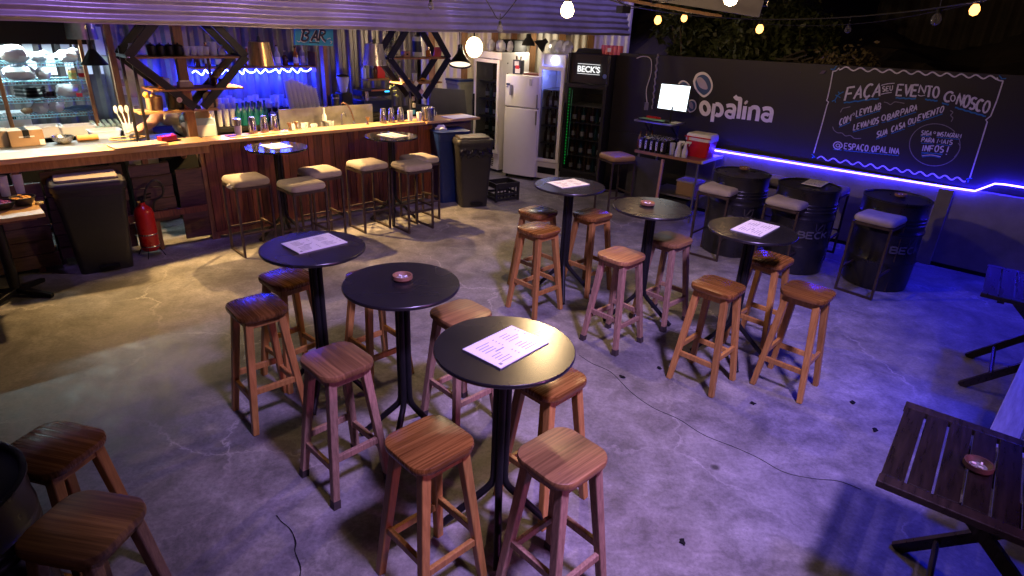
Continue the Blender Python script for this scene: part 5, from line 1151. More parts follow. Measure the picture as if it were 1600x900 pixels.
# sink, tap, grinder, coffee machine, shelf with bottles, plant
tp = thing('copper_tap', 'tall arched hose tap of copper tube over the sink', 'tap', B(pp(553, 190, .62)[0], .62, .9405), BRZ)
mb = MB(); mb.tube(smooth([(0, 0, 0), (-.005, 0, .10), (-.03, 0, .20), (-.08, 0, .285), (-.14, 0, .315), (-.165, 0, .30)], 6), .009, 8); mb.build('hose', COPPER, tp, smooth=True); mb = MB(); mb.lathe([(.03, 0), (.03, .02), (.018, .05), (.015, .09)], n=16); mb.build('base', STEEL, tp, smooth=True)
tp2 = thing('steel_tap', 'small bent steel tap beside the copper one', 'tap', B(pp(534, 188, .66)[0], .66, .9405), BRZ); mb = MB(); mb.tube(smooth([(0, 0, 0), (0, 0, .14), (.02, 0, .18), (.05, 0, .18), (.065, 0, .13)], 5), .008, 8); mb.build('spout', STEEL, tp2, smooth=True)
gz = pp(536, 165, 1.3)[1]
gn = thing('coffee_grinder', 'black coffee grinder with a clear hopper behind the sink', 'coffee grinder', B(pp(538, 160, 1.35)[0], 1.35, .971), BRZ); mb = MB(); mb.box((0, 0, .16), (.16, .2, .32)); mb.build('body', BLACKM, gn, bevel=.015); mb = MB(); mb.lathe([(.045, .32), (.085, .50), (.085, .52)], n=20); mb.build('hopper', GLSP, gn, smooth=True); mb = MB(); mb.lathe([(.088, .52), (.088, .535), (.03, .55)], n=20); mb.build('lid', BLACKM, gn, smooth=True)
gd = thing('black_canister', 'tall black canister with a silver band left of the grinder', 'canister', B(pp(524, 165, 1.3)[0], 1.28, .971), 0); mb = MB(); mb.lathe([(.05, 0), (.05, .30), (.045, .31)], n=20); mb.build('body', BLACKM, gd, smooth=True); mb = MB(); mb.lathe([(.0505, .25), (.0505, .27)], n=20, cap=False); mb.build('band', STEEL, gd, smooth=True)
cm = thing('coffee_machine', 'dark espresso machine with orange trim behind the sink', 'coffee machine', B(pp(585, 165, 1.3)[0], 1.32, 1.0205), BRZ); mb = MB(); mb.box((0, .03, .08), (.46, .3, .16)); mb.build('body', M('navy_casing', (.01, .015, .06), None, 5, .35), cm, bevel=.01); mb = MB(); mb.box((0, .03, .25), (.46, .26, .08)); mb.build('head', BLACKM, cm, bevel=.01); mb = MB(); mb.lathe([(.035, .16), (.035, .28)], (-.16, -.08, 0), 16); mb.build('steel_cup', STEEL, cm, smooth=True); mb = MB(); mb.box((.02, -.11, .29), (.22, .02, .02)); mb.build('trim', M('orange_trim', (.7, .25, .06), None, 5, .4), cm); mb = MB(); mb.box((.16, -.112, .27), (.07, .01, .02)); mb.build('display', EMIT('cyan_display', (.05, .5, 1), 2.5), cm)
sh2 = bthing('small_wall_shelf', 'short wooden shelf with bottles under the silver lamp', 'shelf', pp(605, 125, 1.6)[0], 1.75, pp(590, 124, 1.6)[1]); mb = MB(); mb.box((0, -.1, 0), (.72, .22, .02)); mb.build('board', SHELFW, sh2)
zz = sh2.location.z + .0105
for x, m, h, lab in ((569, GLSP, .22, 'clear slim bottle at the left of the short shelf'), (581, NAVY, .20, 'navy bottle on the short shelf'), (586, BROWNB, .20, 'brown bottle on the short shelf beside the red tin')): bottle(lab, B(pp(x, 124, 1.66)[0], 1.66, zz), m, h, .032, None, GOLD)
mb = MB(); mb.box((0, 0, .10), (.13, .08, .20)); o = mb.build('red_tin', REDP, loc=B(pp(594, 124, 1.66)[0], 1.66, zz), rz=BRZ, bevel=.008); tag(o, 'bright red square tin on the short shelf under the silver lamp', 'tin')
# ivy in a hanging pot
iv = bthing('hanging_ivy', 'trailing pale green ivy hanging left of the right diamond rack', 'plant', pp(610, 60, .6)[0], .6, 1.9)
mb = MB(); st_ = MB(); rnd = random.Random(31)
for v in range(9):
    x0 = rnd.uniform(-.08, .08); y0 = rnd.uniform(-.08, .08); ln = rnd.uniform(.35, .85); pts = []
    for k in range(12): pts.append((x0 + .035 * math.sin(k * .8 + v) + (.08 * k / 12 if v % 3 == 0 else 0), y0 + .03 * math.cos(k * .7 + v), .25 - ln * k / 11))
    st_.tube(pts, .003, 5)
    for p in pts:
        for _ in range(3):
            d = Vector((rnd.gauss(0, 1), rnd.gauss(0, 1), rnd.gauss(-.3, .5))).normalized(); u = d.cross(Vector((0, 0, 1))).normalized(); l = rnd.uniform(.03, .055); p_ = Vector(p)
            mb.add([p_, p_ + d * l * .4 + u * l * .42, p_ + d * l, p_ + d * l * .4 - u * l * .42], [(0, 1, 2, 3)])
mb.build('leaves', LEAFP, iv); st_.build('vines', BARK, iv); mb = MB(); mb.lathe([(.06, .22), (.085, .34), (.08, .34), (.05, .24)], n=18); mb.tube([(0, 0, .34), (0, 0, .7)], .004, 6); mb.build('pot', BINB, iv, smooth=True)
# items on the right diamond rack
def onr(x, z, t=.34): return B(pp(x, 88 if z > 1.7 else 128, t)[0], t, z + .0095)
t = thing('tan_carton', 'small tan carton at the left of the upper right-rack shelf', 'carton', onr(634, 1.797), BRZ); mb = MB(); mb.box((0, 0, .035), (.09, .07, .07)); mb.build('carton', M('tan_carton_card', (.45, .25, .18), None, 6, .6), t); mb = MB(); mb.box((0, -.036, .035), (.03, .002, .02)); mb.build('mark', DARK, t)
t = thing('glass_beaker', 'tall glass beaker with a dark label on the right diamond rack', 'beaker', onr(652, 1.797), 0); mb = MB(); mb.lathe([(.06, 0), (.06, .24), (.055, .24), (.055, .01)], n=20, cap=False); mb.build('glass', GLSP, t, smooth=True); mb = MB(); mb.lathe([(.0605, .06), (.0605, .19)], n=20, cap=False); mb.build('paper_label', NAVY, t, smooth=True)
bottle('squat bottle at the right of the upper right-rack shelf', onr(669, 1.797), AMBER, .12, .032, None, GOLD)
t = thing('pink_card', 'pink and white leaning card on the right diamond rack', 'card', onr(684, 1.797), BRZ); mb = MB(); mb.box((0, 0, .06), (.12, .012, .12), 0, Matrix.Rotation(.25, 3, 'X')); mb.build('card', PINKP, t)
for k, x in enumerate((628, 648)): tumbler(('left' if k == 0 else 'right') + ' clear cup on the lower shelf of the right diamond rack', onr(x, 1.50), .035, .10, GLSP)
for k, x in enumerate((661, 680)):
    t = thing('tasting_dish', ('left' if k == 0 else 'right') + ' small orange dish on the lower shelf of the right diamond rack', 'dish', onr(x, 1.50)); mb = MB(); mb.lathe([(.02, 0), (.05, .02), (.046, .02), (.018, .006)], n=16); mb.build('dish', SHELFW, t, smooth=True); mb = MB(); mb.blob((0, 0, .025), (.03, .02, .014), k, .3, 8, 5); mb.build('contents', CRISP, t)
# glasses beside the sink
for k, (x, m, lab) in enumerate(((460, GLSP, 'clear glass, first of the row by the sink'), (475, GLSP, 'clear glass, second of the row by the sink'), (490, GLSP, 'tilted clear cup by the sink'), (505, STEEL, 'steel cup in the row by the sink'), (516, GLSP, 'last clear glass of the row by the sink'))):
    tumbler(lab, B(pp(x, 188, .6)[0], .6, .9405), .042, .11 - (.02 if k == 2 else 0), m)
bottle('white squeeze bottle by the bar post', B(pp(506, 175, .8)[0], .8, .9405), PLW, .24, .03, None, WHPAINT)
# big grey board and steel drum at the passage
t = bthing('grey_splash_board', 'dark grey board leaning at the right end of the bar', 'board', pp(700, 165, .75)[0], .75, .90); mb = MB(); mb.prism([(-.36, 0), (.36, 0), (.30, .42), (-.30, .47)], -.01, .01, Matrix.Rotation(R(90), 4, 'X')); mb.build('sheet', M('grey_board', (.09, .09, .10), (.07, .07, .08), 4, .4), t)
t = bthing('grey_bin_tall', 'grey-green lidded bin with a blue band behind the bar end', 'bin', pp(722, 150, 1.6)[0], 1.6, .35); mb = MB(); mb.slab([[Vector((x * k, y * k, z)) for x, y in rrect(.42, .36, .05, 4)] for k, z in ((.85, 0), (1, .95), (1.05, .96), (1.05, 1.0))]); mb.build('body', M('grey_green', (.20, .21, .18), None, 5, .5), t, smooth=True); mb = MB(); mb.slab([[Vector((x, y, z)) for x, y in rrect(.452, .392, .05, 4)] for z in (1.002, 1.035)]); mb.build('band', BINBLUE, t, smooth=True)

cw = bthing('cream_cabinet', 'tall cream cabinet lit yellow by the passage lamp', 'cabinet', pp(717, 100, 1.85)[0], 1.85, 0); mb = MB(); mb.box((0, 0, 1.2), (.42, .3, 2.4)); mb.build('carcass', M('cream_paint', (.55, .48, .34), (.45, .38, .26), 4, .5), cw, bevel=.006)
# rows of upturned glasses on a riser
rs_ = bthing('glass_riser', 'dark riser shelf full of upturned glasses before the blue wall', 'shelf', 2.75, 1.62, .971); mb = MB(); mb.box((0, 0, .07), (1.5, .22, .14)); mb.build('riser', DARK, rs_)
for k in range(26):
    tumbler('clear upturned glass on the riser below the blue LED', B(2.07 + (k % 13) * .112, 1.57 + .1 * (k // 13), 1.1115), .036, .13 + .03 * math.sin(k * 2.3), GLS, 'upturned glasses on the riser')
# a person stooping behind the counter rack, reaching left
pe = bthing('person', 'person in a pale shirt stooping behind the left counter, arm stretched out', 'person', 1.62, .95, 0)
def skin_mesh(name, nodes, edges, mat, parent, sub=2):
    me = bpy.data.meshes.new(name); me.from_pydata([n[0] for n in nodes], edges, []); o = bpy.data.objects.new(name, me); COL.objects.link(o); o.parent = parent
    sm = o.modifiers.new('skin', 'SKIN'); lay = me.skin_vertices[0].data if me.skin_vertices else None
    if lay is None: me.attributes.new('x', 'FLOAT', 'POINT')
    return o
def flesh(name, chains, mat, parent):
    bm_ = MB()
    for pts, radii in chains:
        P_ = smooth(pts, 5); Rr = smooth([(r, 0) for r in radii], 5); bm_.tube(P_, lambda i: 0, 12) if False else None
        vs = []; n = 14; m = len(P_); tv = [Vector(p) for p in P_]; a = None; fs = []
        for i, p in enumerate(tv):
            tt = (tv[min(i + 1, m - 1)] - tv[max(i - 1, 0)]).normalized()
            if a is None: a = tt.cross(Vector((0, 1, .1))).normalized()
            a = (a - tt * a.dot(tt)).normalized(); b = tt.cross(a); r = Rr[i][0]
            vs += [p + (a * math.cos(2 * math.pi * k / n) + b * math.sin(2 * math.pi * k / n)) * r for k in range(n)]
        for i in range(m - 1): fs += [(i * n + k, i * n + (k + 1) % n, (i + 1) * n + (k + 1) % n, (i + 1) * n + k) for k in range(n)]
        fs += [tuple(range(n - 1, -1, -1)), tuple((m - 1) * n + k for k in range(n))]; bm_.add(vs, fs)
    o = bm_.build(name, mat, parent, smooth=True); rm = o.modifiers.new('join', 'REMESH'); rm.mode = 'VOXEL'; rm.voxel_size = .009; rm.use_smooth_shade = True; return o
hand = Vector((-.44, -.32, 1.10))
fing = [([hand + Vector((.0, .02 * (k - 1.5), .0)), hand + Vector((-.05, .022 * (k - 1.5), .005)), hand + Vector((-.085 - .01 * (1.5 - abs(k - 1.5)), .022 * (k - 1.5), -.02))], [.012, .010, .008]) for k in range(4)]
fing.append(([hand + Vector((.03, -.03, 0)), hand + Vector((-.0, -.058, .0)), hand + Vector((-.03, -.065, -.015))], [.013, .011, .009]))
flesh('body', [([(-.02, .05, 1.12), (-.16, -.10, 1.20), (-.27, -.2, 1.14), (-.38, -.28, 1.12), hand + Vector((.03, 0, 0)), hand + Vector((-.01, 0, 0))], [.062, .056, .048, .038, .033, .026]),
               ([(.16, .0, 1.14), (.12, -.12, 1.17), (.11, -.20, 1.12)], [.065, .06, .058]), ([(.11, -.17, 1.17), (.10, -.24, 1.12), (.09, -.27, 1.03), (.09, -.26, .98)], [.07, .09, .075, .045]),
               ([(.30, .30, .90), (.34, .34, .5), (.34, .40, .08)], [.12, .08, .05]), ([(.14, .32, .90), (.12, .36, .5), (.12, .42, .08)], [.12, .08, .05])] + fing, SKIN, pe)
flesh('shirt', [([(.26, .34, .92), (.22, .22, 1.04), (.16, .05, 1.12), (.12, -.08, 1.14)], [.15, .16, .165, .11]), ([(.06, .02, 1.14), (-.06, -.03, 1.18), (-.14, -.09, 1.20)], [.09, .08, .072]), ([(.24, -.02, 1.12), (.33, -.08, 1.05)], [.085, .072])], SHIRT, pe)
mb = MB(); mb.blob((.105, -.225, 1.15), (.097, .105, .095), 3, .05, 16, 10); o = mb.build('hair', HAIR, pe, smooth=True)

# ---------------- fridges along the back
FRZ = R(-25.7); FD = Vector((math.cos(FRZ), math.sin(FRZ), 0)); FNn = Vector((-FD.y, FD.x, 0))
def cooler(lab, loc, rz, wd, dp, h, m, frame, head=.22, foot=.26, led=None, shelves=5, name='drinks_cooler'):
    t = thing(name, lab, 'fridge', loc, rz)                         # origin: front left bottom corner, x along the front, y back
    tk = .035; zi0, zi1 = foot, h - head
    mb = MB()
    mb.box((tk / 2, dp / 2, h / 2 + .02), (tk, dp, h - .04)); mb.box((wd - tk / 2, dp / 2, h / 2 + .02), (tk, dp, h - .04)); mb.box((wd / 2, dp - tk / 2, h / 2 + .02), (wd - 2 * tk, tk, h - .04))
    mb.box((wd / 2, dp / 2, h - head / 2), (wd - 2 * tk, dp - 2 * tk, head)); mb.box((wd / 2, (dp - tk) / 2, foot / 2 + .02), (wd - 2 * tk, dp - tk, foot - .04)); mb.build('cabinet', m, t, bevel=.006)
    mb = MB(); b = .05; fz0, fz1 = zi0 + .01, zi1 - .005
    mb.box((b / 2, -.022, (fz0 + fz1) / 2), (b, .04, fz1 - fz0)); mb.box((wd - b / 2, -.022, (fz0 + fz1) / 2), (b, .04, fz1 - fz0)); mb.box((wd / 2, -.022, fz0 + b / 2), (wd - 2 * b, .04, b)); mb.box((wd / 2, -.022, fz1 - b / 2), (wd - 2 * b, .04, b)); d = mb.build('door', frame, t, bevel=.004)
    mb = MB(); mb.box((wd / 2, -.024, (fz0 + fz1) / 2), (wd - 2 * b, .006, fz1 - fz0 - 2 * b)); mb.build('pane', PANE, d)
    mb = MB(); mb.box((b * .5, -.055, h * .55), (.018, .03, .35)); mb.build('handle', DARK, d)
    for k in range(shelves): z = zi0 + .02 + (zi1 - zi0 - .1) * k / shelves; mb = MB(); mb.box((wd / 2, dp * .48, z), (wd - 2 * tk - .01, dp * .8, .012)); mb.build('wire_shelf', STEELD, t)
    return t, zi0, zi1
def stock(loc, rz, wd, z, n, mats, lab, h=.22, r=.03, grp='bottles in the fridges'):
    ca, sa_ = math.cos(rz), math.sin(rz)
    for k in range(n):
        x = .07 + (wd - .14) * (k + .5) / n; y = .16; p = Vector(loc) + Vector((ca * x - sa_ * y, sa_ * x + ca * y, z)); bottle(lab, p, mats[k % len(mats)], h, r, grp, DARK if k % 2 else GOLD, WHPAINT if (k + n) % 2 else None)
P1 = Vector((-.315, 9.92, 0)); c1z = BRZ - R(90)                      # cooler seen with its plain side to the right
l1 = P1 + BN * .6
ck, za, zb_ = cooler('pale glass-door cooler turned towards the bar, stickers on its side', l1, c1z, .6, .6, 1.83, WHITEP, WHITEP, .10, .30)
for k in range(4): stock(l1, c1z, .6, za + .028 + (zb_ - za - .1) * k / 5, 5, (BROWNB, TEALB, BROWNB), 'dark bottle inside the pale cooler turned to the bar', .22)
mb = MB()
for k in range(5): mb.box((.36 + .004 * k, -.003, .10 + .03 * k), (.22, .006, .012))
mb.build('vent', DARK, ck)
rnd = random.Random(5)
for k, (z, wd) in enumerate(((1.68, .02), (1.52, .03), (1.26, .12), (1.17, .12), (1.10, .10), (1.05, .12), (.98, .15), (.72, .13), (.62, .04))):
    mb = MB(); mb.box((.602, .12 + wd * .5, z), (.003, wd, .018 + .012 * (k % 3))); mb.build('side_sticker', DARK if k not in (6,) else STEELD, ck)
Wf = Vector((-.235, 9.713, .0))
wf = thing('white_fridge', 'white two-door fridge between the two glass-door coolers', 'fridge', Wf, FRZ)
mb = MB(); mb.box((.28, .33, .80), (.56, .60, 1.50)); mb.build('cabinet', WHITEP, wf, bevel=.015)
for nm, z0_, z1_ in (('fridge_door', .06, 1.08), ('freezer_door', 1.095, 1.545)):
    mb = MB(); mb.slab([[Vector((x, y - .0, z)) for x, y in ((0, .03), (0, .0), (.03, -.025), (.28, -.042), (.53, -.025), (.56, .0), (.56, .03))] for z in (z0_, z1_)]); dd = mb.build(nm, WHITEP, wf, smooth=True, bevel=.008)
    if nm == 'freezer_door':
        mb = MB(); mb.box((.115, -.042, 1.33), (.045, .006, .15), 0); mb.build('badge', STEELD, dd); mb = MB(); mb.box((.06, -.037, 1.41), (.06, .006, .03)); mb.box((.045, -.036, 1.37), (.035, .006, .012)); mb.build('energy_label', BINBLUE, dd); mb = MB(); mb.box((.43, -.0365, 1.46), (.04, .006, .09)); mb.build('sticker', M('grey_sticker', (.45, .43, .46), None, 40, .5), dd)
    mb = MB(); mb.box((.545, -.03, (z1_ - .12 if nm == 'fridge_door' else z0_ + .1)), (.016, .02, .2)); mb.build('handle', STEELD, dd)
for x in (.05, .5): mb = MB(); mb.lathe([(.02, 0), (.02, .05)], (x, .06, 0), 10); mb.build('foot', DARK, wf)
sp = Wf + FD * .13 + FNn * .15; t = thing('six_pack', 'dark upright drinks carton with red print on the white fridge', 'drinks pack', sp + Vector((0, 0, 1.5505)), FRZ)
mb = MB(); mb.box((0, 0, .10), (.13, .13, .20)); mb.build('carton', NAVY, t, bevel=.006)
for x in (-.035, .035): mb = MB(); mb.lathe([(.012, .2), (.014, .25)], (x, 0, 0), 10); mb.build('bottle_neck', BROWNB, t)
mb = MB(); mb.box((.0, -.0665, .15), (.07, .003, .06)); mb.box((.02, -.0665, .05), (.08, .003, .07)); mb.build('print', WHPAINT, t); mb = MB(); mb.box((.015, -.068, .10), (.06, .003, .05)); mb.build('red_print', REDPL, t)
mb = MB(); mb.box((0, 0, .012), (.3, .25, .024)); o = mb.build('folded_cloth', M('maroon_cloth', (.16, .03, .03), None, 7, .9), loc=Wf + FD * .40 + FNn * .2 + Vector((0, 0, 1.5505)), rz=FRZ, bevel=.008); tag(o, 'dark red folded cloth on the white fridge', 'cloth')
C2 = Vector((.27, 9.57, 0))
ck2, za, zb_ = cooler('white glass-door cooler with blue light and a round lamp on its head', C2, FRZ, .40, .6, 1.86, WHITEP, WHITEP, .16, .30)
for k in range(4): stock(C2, FRZ, .40, za + .028 + (zb_ - za - .1) * k / 5, 6, (BROWNB, GLSP, BROWNB), 'bottle inside the white cooler with blue light', .23)
mb = MB(); mb.lathe([(.0, 0), (.05, .0), (.05, .01)], n=20); rl_ = mb.build('round_light', EMIT('round_glow', (.7, .75, 1), 9), ck2); rl_.location = (.22, -.004, 1.78); rl_.rotation_euler = (R(90), 0, 0)
mb = MB()
for k in range(9): mb.box((.07 + k * .032, .05, 1.655), (.02, .012, .014))
mb.build('interior_led', LEDB2, ck2)
mb = MB(); mb.box((.20, -.004, .17), (.30, .008, .10)); mb.build('vent', DARK, ck2)
lamp('POINT', 'cooler_light', C2 + FD * .2 + FNn * .06 + Vector((0, 0, 1.60)), 2.5, (.45, .55, 1.0), .02)
bp_ = at_dist(873, 287.5, 9.38); BK = Vector((bp_.x, bp_.y, 0)); BKZ = R(-27); 
ck3, za, zb_ = cooler('tall black branded glass-door fridge with green edge lights', BK, BKZ, .64, .62, 1.90, FBLACK, FBLACK, .40, .20)
for k in range(4): stock(BK, BKZ, .64, za + .028 + (zb_ - za - .1) * k / 5, 7, (BROWNB, BROWNB, TEALB), 'dark beer bottle inside the black fridge', .22)
def flat_text(txt, size, mat, parent, loc, bold=.012, name='lettering', shear=0, rx=90):
    cu = bpy.data.curves.new('t', 'FONT'); cu.body = txt; cu.size = size; cu.offset = bold; cu.extrude = .002; cu.align_x = 'CENTER'; cu.shear = shear
    to = bpy.data.objects.new('t', cu); COL.objects.link(to); dg = bpy.context.evaluated_depsgraph_get(); dg.update(); me = bpy.data.meshes.new_from_object(to.evaluated_get(dg)); bpy.data.objects.remove(to); bpy.data.curves.remove(cu)
    me.materials.clear(); me.materials.append(mat); o = bpy.data.objects.new(name, me); COL.objects.link(o); o.parent = parent; o.location = loc; o.rotation_euler = (R(rx), 0, 0); return o
flat_text("BECK'S", .112, SIGNL, ck3, (.33, -.006, 1.66), .0035)
mb = MB(); mb.box((.33, -.004, 1.765), (.34, .004, .006)); mb.box((.33, -.004, 1.635), (.34, .004, .006)); mb.build('sign_line', SIGNL, ck3)
mb = MB(); mb.lathe([(0, 0), (.03, 0), (.03, .004)], n=16); e_ = mb.build('round_emblem', M('emblem_blue', (.12, .2, .5), None, 60, .4), ck3); e_.location = (.58, -.006, 1.62); e_.rotation_euler = (R(90), 0, 0)
mb = MB()
for k in range(26): mb.box((.085, -.012 - .034, .34 + k * .043), (.009, .006, .010))
mb.build('green_led', GREENL, ck3)
mb = MB(); mb.box((.12, -.029, .93), (.004, .004, .95)); mb.build('green_line', M('green_edge', (.1, .5, .3), None, 5, .3), ck3)
lamp('POINT', 'fridge_light', BK + Vector((math.cos(BKZ) * .33 - math.sin(BKZ) * .08, math.sin(BKZ) * .33 + math.cos(BKZ) * .08, 1.42)), .8, (1, .75, .5), .02)
# stock on top of the fridges
def ontop(o, x, y, z): return o.matrix_world @ Vector((x, y, z))
bpy.context.view_layer.update()
t = thing('can_pack', 'pink shrink-wrapped pack of cans on top of the black fridge', 'can pack', ontop(ck3, .56, .25, 1.9005), BKZ)
for i in range(5):
    for j in range(2):
        mb = MB(); mb.lathe([(.026, 0), (.03, .01), (.03, .11), (.026, .12)], (-.12 + .06 * i, -.03 + .06 * j, 0), 14); mb.build('can', PINKP, t, smooth=True)
mb = MB(); mb.box((-.02, -.0635, .062), (.05, .003, .05)); mb.build('print', WHPAINT, t)
t = thing('black_case', 'flat black case on top of the black fridge', 'case', ontop(ck3, .24, .3, 1.9005), BKZ); mb = MB(); mb.prism([(-.2, 0), (.2, 0), (.18, .06), (-.16, .06)], -.12, .12, Matrix.Rotation(R(90), 4, 'X')); mb.build('case', BLACKM, t)
for k, x in enumerate((.02, .13, .24)):
    t = thing('clear_bag', ['left', 'middle', 'right'][k] + ' clear plastic bag of bottles on the white cooler', 'bag', ontop(ck2, x + .05, .3, 1.8605), FRZ); mb = MB(); mb.blob((0, 0, .09), (.08, .1, .10), 30 + k, .3, 12, 8); mb.build('bag', GLSP, t, smooth=True)
for k in range(4):
    t = thing('bottle_bundle', 'wrapped bundle of clear bottles on the pale cooler', 'bottles', ontop(ck, .1 + .13 * k, .22 + .07 * (k % 2), 1.8305), FRZ, 'clear bottle bundles on the pale cooler'); mb = MB(); mb.blob((0, 0, .08), (.06, .06, .09), 40 + k, .25, 10, 8); mb.build('wrap', GLSP, t, smooth=True)
t = thing('black_crate', 'dark flat crate behind the bottle bundles on the pale cooler', 'crate', ontop(ck, .42, .42, 1.8305), c1z); mb = MB(); mb.box((0, 0, .09), (.3, .28, .18)); mb.build('crate', DARK, t, bevel=.01)
for k, (px, py) in enumerate(((826, 62), (848, 68))):
    q = at_dist(px, py, 9.75); t = thing('pendant_spot', ['black bell lamp hanging above the white fridge', 'black tilted lamp hanging right of the bell lamp'][k], 'lamp', q); mb = MB(); mb.lathe([(.10, -.08), (.09, -.04), (.04, .03), (.035, .08)], n=20); oo = mb.build('shade', BLACKM, t, smooth=True); oo.rotation_euler = (0, R(0 if k == 0 else 50), 0); mb = MB(); mb.tube([(0, 0, .05), (0, 0, .6)], .006, 6); mb.build('stem', BLACKM, t)

# ---------------- cash table, screen shelf, cooler box by the wall
ctb = thing('cash_table', 'narrow wood-edged metal table by the black wall carrying cans', 'table', W(-3.33, .72, 0), WRZ)
TZ2 = .80; TL, TD = .93, .60
mb = MB(); mb.box((TL / 2, TD / 2, TZ2 - .012), (TL, TD, .024)); mb.build('tabletop', STEELD, ctb); mb = MB(); mb.box((TL / 2, -.008, TZ2 - .013), (TL, .016, .034)); mb.build('front_edge', SHELFW, ctb); mb = MB(); mb.box((TL + .008, TD / 2, TZ2 - .013), (.016, TD, .034)); mb.build('side_edge', PLW, ctb)
for x, y in ((.04, .04), (TL - .06, .05), (TL - .06, TD - .05), (.04, TD - .05)): mb = MB(); mb.tube([(x, y, 0), (x, y, TZ2 - .03)], .014, 10); mb.build('leg', STEELD, ctb, smooth=True)
mb = MB(); mb.box((TL / 2 + .1, TD / 2, .30), (TL - .3, TD - .1, .02)); mb.build('lower_shelf', STEELD, ctb)
cbx = thing('chalk_board', 'dark chalkboard leaning against the front of the cash table', 'board', W(-3.36, .77, 0), WRZ); mb = MB(); mb.box((.22, -.01, .37), (.46, .02, .72), 0, Matrix.Rotation(-.05, 3, 'X')); mb.build('board', M('smudged_slate', (.05, .05, .055), (.022, .022, .025), 5, .7, bump=.02), cbx); mb = MB(); mb.box((.465, -.01, .37), (.03, .03, .76), 0, Matrix.Rotation(-.05, 3, 'X')); mb.build('frame_side', M('pink_wood', (.5, .28, .24), None, 6, .5), cbx)
t = thing('storage_box', 'orange-brown open box with a lilac lid under the cash table', 'box', ctb.matrix_world @ Vector((0, 0, 0)), WRZ); t.location = W(-2.62, .45, .311); mb = MB(); mb.box((0, 0, .08), (.26, .24, .16)); mb.build('box', CARD, t); mb = MB(); mb.box((0, 0, .172), (.28, .26, .02)); mb.build('lid', M('lilac_lid', (.4, .36, .5), None, 5, .5), t)
t = thing('black_basket', 'dark basket on the floor under the cash table', 'basket', W(-2.72, .45, .0), WRZ); mb = MB(); mb.slab([[Vector((x * k, y * k, z)) for x, y in rrect(.34, .3, .04, 3)] for k, z in ((.85, 0), (1, .24), (.95, .24), (.82, .02))]); mb.build('basket', BINB, t)
# cans standing on the table in two depths
CANM = M('black_can', (.018, .017, .018), None, 8, .22, metal=.4)
def can(x, y, lab): 
    t = thing('drink_can', lab, 'can', W(-3.33, .72, 0) + WU * x - WN * y + Vector((0, 0, TZ2)), WRZ, 'tall black cans on the cash table'); r = .033; h = .165
    mb = MB(); mb.lathe([(r * .85, 0), (r, .012), (r, h - .014), (r * .86, h - .002)], n=20); mb.build('can_body', CANM, t, smooth=True); mb = MB(); mb.lathe([(r * .87, h - .003), (r * .87, h), (r * .8, h), (r * .78, h - .003)], n=20); mb.build('rim', STEEL, t, smooth=True)
    flat_text("BECK'S", .034, WHPAINT, t, (.0, -r - .0016, h * .5), .0008, 'print', 0).rotation_euler = (R(90), R(-90), 0)
for i in range(5):
    for j in range(4): can(.06 + .078 * i, .06 + .105 * j, 'tall black drink can standing in the block of cans on the cash table')
for k in range(3): tumbler('clear tall glass beside the block of cans', W(-3.33, .72, 0) + WU * (.47 + .05 * k) - WN * (.10 + .09 * k) + Vector((0, 0, TZ2)), .034, .15, GLSP, 'clear glasses on the cash table')
cbk = thing('red_cooler_box', 'red cool box with a white lid on the cash table', 'cool box', W(-3.33, .72, 0) + WU * .745 - WN * .33 + Vector((0, 0, TZ2)), WRZ)
mb = MB(); mb.slab([[Vector((x * k, y * k, z)) for x, y in rrect(.32, .26, .035, 4)] for k, z in ((.88, 0), (1, .19), (1, .20))]); mb.build('body', REDPL, cbk, smooth=True)
mb = MB(); mb.slab([[Vector((x * k, y * k, z)) for x, y in rrect(.33, .27, .035, 4)] for k, z in ((1.02, .20), (1.03, .235), (.98, .27), (.9, .285))]); mb.build('lid', PLW, cbk, smooth=True)
mb = MB(); mb.tube([(-.172, -.14, .245), (.172, -.14, .245)], .008, 8); mb.tube([(-.13, -.14, .24), (-.11, -.16, .19)], .012, 8); mb.build('handle', REDPL, cbk)
for k, (x, y) in enumerate(((.50, .05), (.575, .08))):
    t = thing('spray_bottle', ['white spray bottle in front of the red cool box, nearer the cans', 'white spray bottle in front of the red cool box, nearer the table end'][k], 'spray bottle', W(-3.33, .72, 0) + WU * (x + .08) - WN * y + Vector((0, 0, TZ2)), WRZ + .4); mb = MB(); mb.lathe([(.036, 0), (.038, .01), (.037, .07), (.016, .14), (.014, .15)], n=18); mb.build('bottle', M('milky_plastic%d' % k, (.68, .68, .76), None, 5, .3), t, smooth=True)
    mb = MB(); mb.box((0, 0, .165), (.03, .03, .03)); mb.box((.03, 0, .185), (.07, .022, .022)); mb.box((.045, 0, .16), (.01, .015, .04), 0, Matrix.Rotation(.4, 3, 'Y')); mb.build('trigger', PLW, t, bevel=.003)
t = thing('dark_bottle_set', 'dark bottles with a blue glint at the left end of the cash table', 'bottles', W(-3.36, .72, 0) + WU * -.02 - WN * .30 + Vector((0, 0, TZ2)), WRZ)
for k in range(3): mb = MB(); mb.lathe([(.034, 0), (.034, .13), (.012, .17), (.012, .22)], (.0 + .03 * k, -.12 + .1 * k, 0), 14); mb.build('bottle', BROWNB, t, smooth=True)
